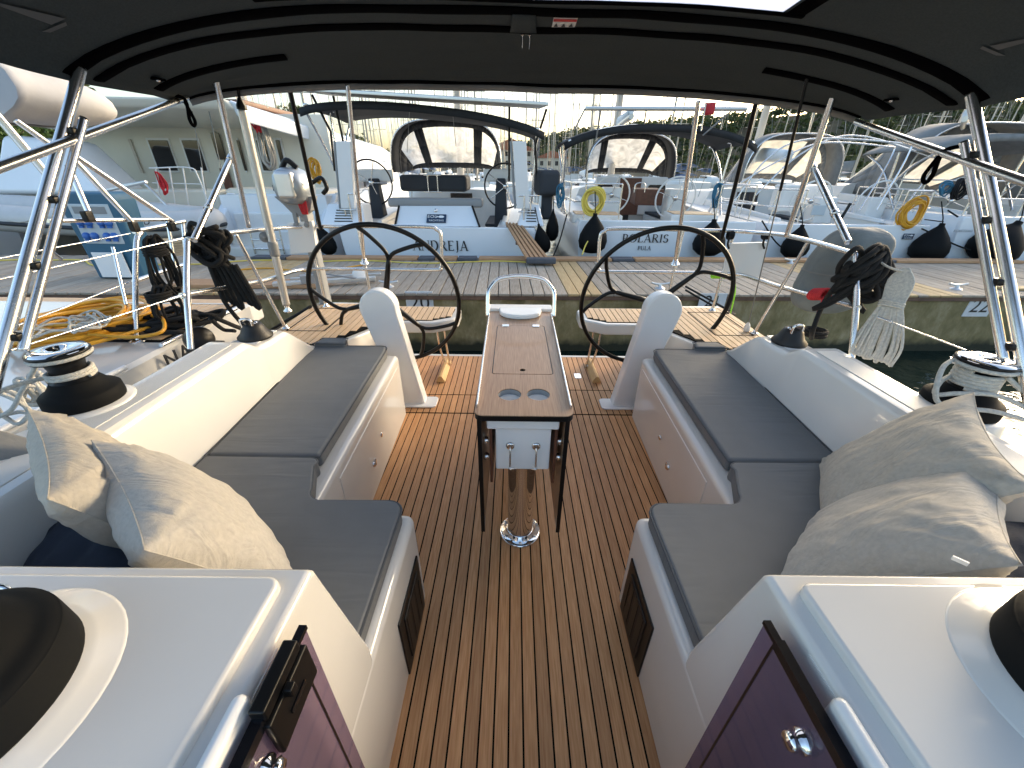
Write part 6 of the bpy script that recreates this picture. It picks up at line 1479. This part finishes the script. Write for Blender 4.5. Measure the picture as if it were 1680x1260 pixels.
# black rope pile beside the hose
q = MB(); bc = Q(272, 532, z=ZN+.03)
for k in range(12):
    c = bc+V((rr.uniform(-.10, .16), rr.uniform(-.12, .12), rr.uniform(.0, .05))); a = rr.uniform(0, 6); s1, s2 = rr.uniform(.10, .2), rr.uniform(.04, .09)
    q.tube(smooth_path([c+V((s1*math.cos(b)*math.cos(a)-s2*math.sin(b)*math.sin(a), s1*math.cos(b)*math.sin(a)+s2*math.sin(b)*math.cos(a), .02*math.sin(2*b+a))) for b in [i*.785 for i in range(8)]], 4, True), .0135, 7, closed=True)
tag(q.build('rope_coil', 'rope_black', None), 'heap of thick black rope lying beside the yellow hose pile', 'rope', 'black rope coils')
hank('rope_coil', Q(245, 388, x=-2.05), .14, .34, 7, .007, 'rope_black', 'thin black rope loops hanging on the neighbouring rail in front of the dock', 61, V((.4, 1, 0)), .03, 'black rope coils')
hank('rope_coil', Q(255, 470, x=-2.05), .16, .22, 6, .007, 'rope_black', 'small black rope loops hanging low on the neighbouring rail', 62, V((.4, 1, 0)), .03, 'black rope coils')
# small black block on the side deck between the boats
t = thing('deck_block', 'black turning block with steel cheeks beside the heap of black rope', 'block', Q(330, 560, z=.62))
c = Q(327, 557, z=.66); MB().lathe([(.0, .03), (.06, .03), (.066, .02), (.066, -.02), (.06, -.03), (.0, -.03)], c, (.8, -.5, .3), 22).build('cheek', 'black', t)
MB().tube([c+V((.02, -.03, -.06)), c+V((.06, .02, -.06)), c+V((.13, .09, -.05))], .012, 8).build('shackle', 'chrome', t)
MB().bb(c.x-.05, c.x+.07, c.y-.05, c.y+.08, .60, .625).build('base', 'black_matte', t, bevel=.006)
hank('rope_coil', Q(30, 628, x=-1.75), .12, .10, 9, .007, 'rope_white', 'pale flecked rope loops lying outboard of the winch by the yellow hose', 63, V((1, .1, 0)), .08, 'pale rope loops', knot=False)
# grey strap fabric at the picture edge
m = MB(); p = Q(5, 705, x=-1.40); m.hexa([p+V((-.12, -.1, -.05)), p+V((.06, .0, -.10)), p+V((.07, .03, -.09)), p+V((-.12, .0, -.03))], [p+V((-.12, -.1, .03)), p+V((.03, .0, -.06)), p+V((.03, .03, -.05)), p+V((-.12, .0, .05))]); o = m.build('canvas_bag', 'canvas_grey', None, bevel=.01); tag(o, 'grey canvas bag corner on the coaming in front of the winch by the yellow hose', 'bag')

# ================================================================== DISTANCE: hill, wood, boats, houses
def ridge(x):
    # height of the wooded hill line above our eye, by bearing
    T_ = [(-260, 6), (-150, 8), (-60, 9), (-20, 9), (-5, 12), (30, 20), (60, 24), (95, 27), (130, 30), (165, 34), (220, 36), (300, 37), (420, 34)]
    if x <= T_[0][0]: return T_[0][1]
    for (a, b), (c, d) in zip(T_, T_[1:]):
        if x <= c: return b+(d-b)*(x-a)/(c-a)
    return T_[-1][1]
def hill_z(x, y):
    s = (y-165)/105; s = max(0, min(1, s)); s = s*s*(3-2*s)
    return WATER_Z+.6+(ridge(x)-3)*s+1.5*nz((x*.02, y*.02, 0))*s
m = MB(); m.grid(lambda a, b: V((-300+760*a, 158+150*b, hill_z(-300+760*a, 158+150*b) if b > 0 else WATER_Z-.5)), 70, 16)
o = m.build('hill', 'soil'); o['kind'] = 'structure'
m = MB(); rr = random.Random(77); vs, fs = [], []
n = 0
while n < 2600:
    x, y = rr.uniform(-280, 430), 166+rr.random()**.8*118
    if x < -30 and rr.random() < .5: continue
    z = hill_z(x, y); h = rr.uniform(3.2, 6.2); w = rr.uniform(2.0, 3.6); n += 1
    for k in range(30):
        th, u = rr.uniform(0, 6.283), rr.uniform(-1, 1); rad = rr.random()**.35
        c = V((x+w*rad*math.sqrt(1-u*u)*math.cos(th), y+w*rad*math.sqrt(1-u*u)*math.sin(th), z+h*.6+h*.42*rad*u))
        a1 = V((rr.gauss(0, 1), rr.gauss(0, 1), rr.gauss(0, .6))).normalized(); a2 = a1.cross(V((rr.gauss(0, 1), rr.gauss(0, 1), rr.gauss(0, 1)))).normalized(); s1 = rr.uniform(.5, 1.05)
        o_ = len(vs); vs += [c-a1*s1, c-a2*s1*.7, c+a1*s1, c+a2*s1*.8]; fs.append((o_, o_+1, o_+2, o_+3))
m.v, m.f, m.sm = vs, fs, [False]*len(fs)
me = bpy.data.meshes.new('woodland'); me.from_pydata([tuple(p) for p in vs], [], fs); me.materials.append(MATS['wood_leaves'])
o = bpy.data.objects.new('woodland', me); col.objects.link(o); o['kind'] = 'stuff'; tag(o, 'dense dark green wood covering the far hillside', 'woodland')
# distant moored boats: one built in each of three kinds, then copied
def far_boat(kind):
    t = thing('distant_sailboat', 'x', 'sailboat', (0, 0, 0)); L = 11; w = 3.4; rings = []
    for k in range(7):
        u = k/6; yy = -L/2+L*u; b = w/2*(.88 if u < .1 else 1)*(1 if u < .5 else max(.03, 1-((u-.5)/.5)**2))
        rings.append([V((-b, yy, 1.1+.2*u)), V((-b*.85, yy, -.2)), V((b*.85, yy, -.2)), V((b, yy, 1.1+.2*u))])
    MB().loft(rings).build('hull', 'far_white', t)
    m = MB(); m.hexa([V((-1.1, -1.5, 1.1)), V((1.1, -1.5, 1.1)), V((.7, 3.2, 1.2)), V((-.7, 3.2, 1.2))], [V((-.95, -1.3, 1.65)), V((.95, -1.3, 1.65)), V((.5, 2.6, 1.5)), V((-.5, 2.6, 1.5))]); m.build('cabin', 'far_white', t)
    m = MB(); m.bb(-1.04, 1.04, -1.2, 1.2, 1.28, 1.5); m.build('cabin_window', 'window_hull', t)
    H = (13.5, 15.5, 17)[kind]
    m = MB(); m.tube([V((0, .8, 1.2)), V((0, .6, H))], .085, 6, r1=.06); m.build('mast', 'mast_far', t)
    for f in (.45, .72): MB().tube([V((-.8, .7, H*f)), V((.8, .7, H*f))], .03, 4).build('spreader', 'mast_far', t)
    m = MB()
    for s in (-1, 1): m.tube([V((0, .6, H)), V((s*.8, .7, H*.72)), V((s*1.5, .7, 1.2))], .016, 3)
    m.tube([V((0, .6, H)), V((0, L/2, 1.4))], .02, 3); m.tube([V((0, .6, H)), V((0, -L/2, 1.2))], .016, 3); m.build('stays', 'wire', t)
    rg = [[V((.12*math.cos(R(a)), .7-4.2*k/4, 2.3+(.32-.18*k/4)*math.sin(R(a)))) for a in range(0, 360, 45)] for k in range(5)]
    MB().loft(rg).build('sail_cover', ('far_blue', 'sailcover', 'canvas_grey')[kind], t)
    if kind != 1:
        m = MB(); m.grid(lambda a, b: V((-1.2+2.4*a, -2.9+1.8*b, 2.35+.3*(1-(2*a-1)**2))), 6, 2); m.build('canopy', ('far_blue', '', 'canvas_grey')[kind], t, solid=.03)
    return t
protos = [far_boat(k) for k in range(3)]
LB = ['distant white sailboat with dark blue sail cover and canopy', 'distant white sailboat with pale sail cover and open cockpit', 'distant white sailboat with grey sail cover and canopy']
rr = random.Random(19); cnt = 0; spots = []
for y, x0, x1, st in ((34, -16, 46, 4.4), (52, -30, 66, 4.6), (78, -42, 92, 5.6), (112, -60, 120, 7.5), (63, -24, 15, 2.7), (96, -36, 24, 3.4)):
    x = x0
    while x < x1:
        if x > 14 and rr.random() < .45: x += st; continue
        spots.append((x+rr.uniform(-.7, .7), y+rr.uniform(-1.5, 1.5)+.02*x, rr.choice((0, math.pi))+rr.uniform(-.04, .04))); x += st*rr.uniform(.85, 1.25)
for i, (x, y, a) in enumerate(spots):
    k = rr.randrange(3); o = protos[k] if not protos[k].get('used') else copy_tree(protos[k])
    if not protos[k].get('used'): protos[k]['used'] = 1
    o.location = (x, y, WATER_Z); o.rotation_euler = (R(rr.uniform(-.6, .6)), 0, a); s_ = rr.uniform(.85, 1.15); o.scale = (s_, s_, s_*rr.uniform(.9, 1.2))
    o['label'] = LB[k]; o['group'] = ['distant boats with blue canopies', 'distant boats with pale covers', 'distant boats with grey canopies'][k]
for p in protos:
    if 'used' in p: del p['used']
for o in bpy.data.objects:
    if o.get('used') is not None: del o['used']
# far houses on the shore
for i, (px, w, h, d, lab) in enumerate(((600, 14, 7, 9, 'pale far house with a red tiled roof at the edge of the catamaran'), (690, 11, 5.5, 9, 'small far house with red roof seen between the ANDREJA bimini and dodger'), (838, 16, 8, 10, 'wide far house with a red roof seen between the bimini legs'), (905, 10, 6, 9, 'far house with a red roof below the wooded hill'))):
    c = Q(px, 285, y=150); c.z = WATER_Z; t = thing('house', lab, 'house', c, 'far houses on the shore')
    MB().bb(c.x-w/2, c.x+w/2, c.y, c.y+d, c.z-.5, c.z+h).build('wall', 'plaster', t)
    m = MB(); m.prism([(c.x-w/2-.6, c.z+h), (c.x+w/2+.6, c.z+h), (c.x, c.z+h+w*.22)], (c.y-.5, c.y+d+.5), 'y'); m.build('roof', 'roof_tile', t)
    for k in range(int(w//2.6)):
        for r_ in range(int(h//2.6)):
            x = c.x-w/2+1.5+2.5*k; z = c.z+1.2+2.6*r_; MB().bb(x-.5, x+.5, c.y-.06, c.y+.05, z, z+1.3).build('window', 'window_hull', t)
# a few nearer trees at the shore on the left
def tree(p, h, w, lab, m_='bush_leaves', seed=1, n=1500, name='shore_tree', leaf=.16):
    rr = random.Random(seed); p = V(p); t = thing(name, lab, 'tree', p, 'trees on the shore'); m = MB()
    m.tube([p, p+V((.05*w, 0, h*.3)), p+V((-.03*w, 0, h*.62)), p+V((0, 0, h*.9))], .05*h, 8, r1=.012*h)
    for k in range(6):
        a = rr.uniform(0, 6.28); z = h*rr.uniform(.3, .7); m.tube([p+V((0, 0, z)), p+V((w*.25*math.cos(a), w*.25*math.sin(a), z+h*.12)), p+V((w*.4*math.cos(a), w*.4*math.sin(a), z+h*.2))], .018*h, 5, r1=.006*h)
    m.build('trunk', 'trunk', t)
    vs, fs = [], []; cl = [(V((rr.uniform(-.36, .36)*w, rr.uniform(-.36, .36)*w, h*rr.uniform(.34, .92))), rr.uniform(.16, .30)*w) for _ in range(16)]
    for k in range(n):
        c0, r0 = rr.choice(cl); d = V((rr.gauss(0, 1), rr.gauss(0, 1), rr.gauss(0, .8))).normalized()*r0*rr.random()**.4; c = p+c0+d
        a1 = V((rr.gauss(0, 1), rr.gauss(0, 1), rr.gauss(0, .7))).normalized(); a2 = a1.cross(V((rr.gauss(0, 1), rr.gauss(0, 1), rr.gauss(0, 1)))).normalized(); s1 = leaf*rr.uniform(.6, 1.2)
        o_ = len(vs); vs += [c-a1*s1, c-a2*s1*.6, c+a1*s1, c+a2*s1*.6]; fs.append((o_, o_+1, o_+2, o_+3))
    me = bpy.data.meshes.new('crown'); me.from_pydata([tuple(q) for q in vs], [], fs); me.materials.append(MATS[m_]); o = bpy.data.objects.new('crown', me); col.objects.link(o); put(o, t)
p = Q(25, 275, y=30); tree((p.x, 30, WATER_Z+1.2), 3.6, 4.2, 'round bright green bush behind the neighbouring yacht frame', seed=3)
p = Q(-25, 275, y=30); tree((p.x, 31, WATER_Z+1.2), 3.2, 4.0, 'bushy green shrub next to a round green bush, behind the folded grey bimini', seed=4)
p = Q(500, 230, y=70); tree((p.x, 70, WATER_Z), 10.5, 5, 'dark conifer rising above the catamaran roof', 'wood_leaves', 5, leaf=.35)
p = Q(578, 250, y=90); tree((p.x, 90, WATER_Z), 8, 8, 'dark rounded tree behind the catamaran cabin', 'wood_leaves', 6, leaf=.4)
p = Q(20, 150, y=95); tree((p.x, 95, WATER_Z), 22, 24, 'large dark tree mass above the folded grey bimini', 'wood_leaves', 7, n=4000, leaf=.7)
m = MB(); m.bb(-75, -14, 29, 140, WATER_Z-.5, WATER_Z+1.25); o = m.build('shore', 'soil'); o['kind'] = 'structure'
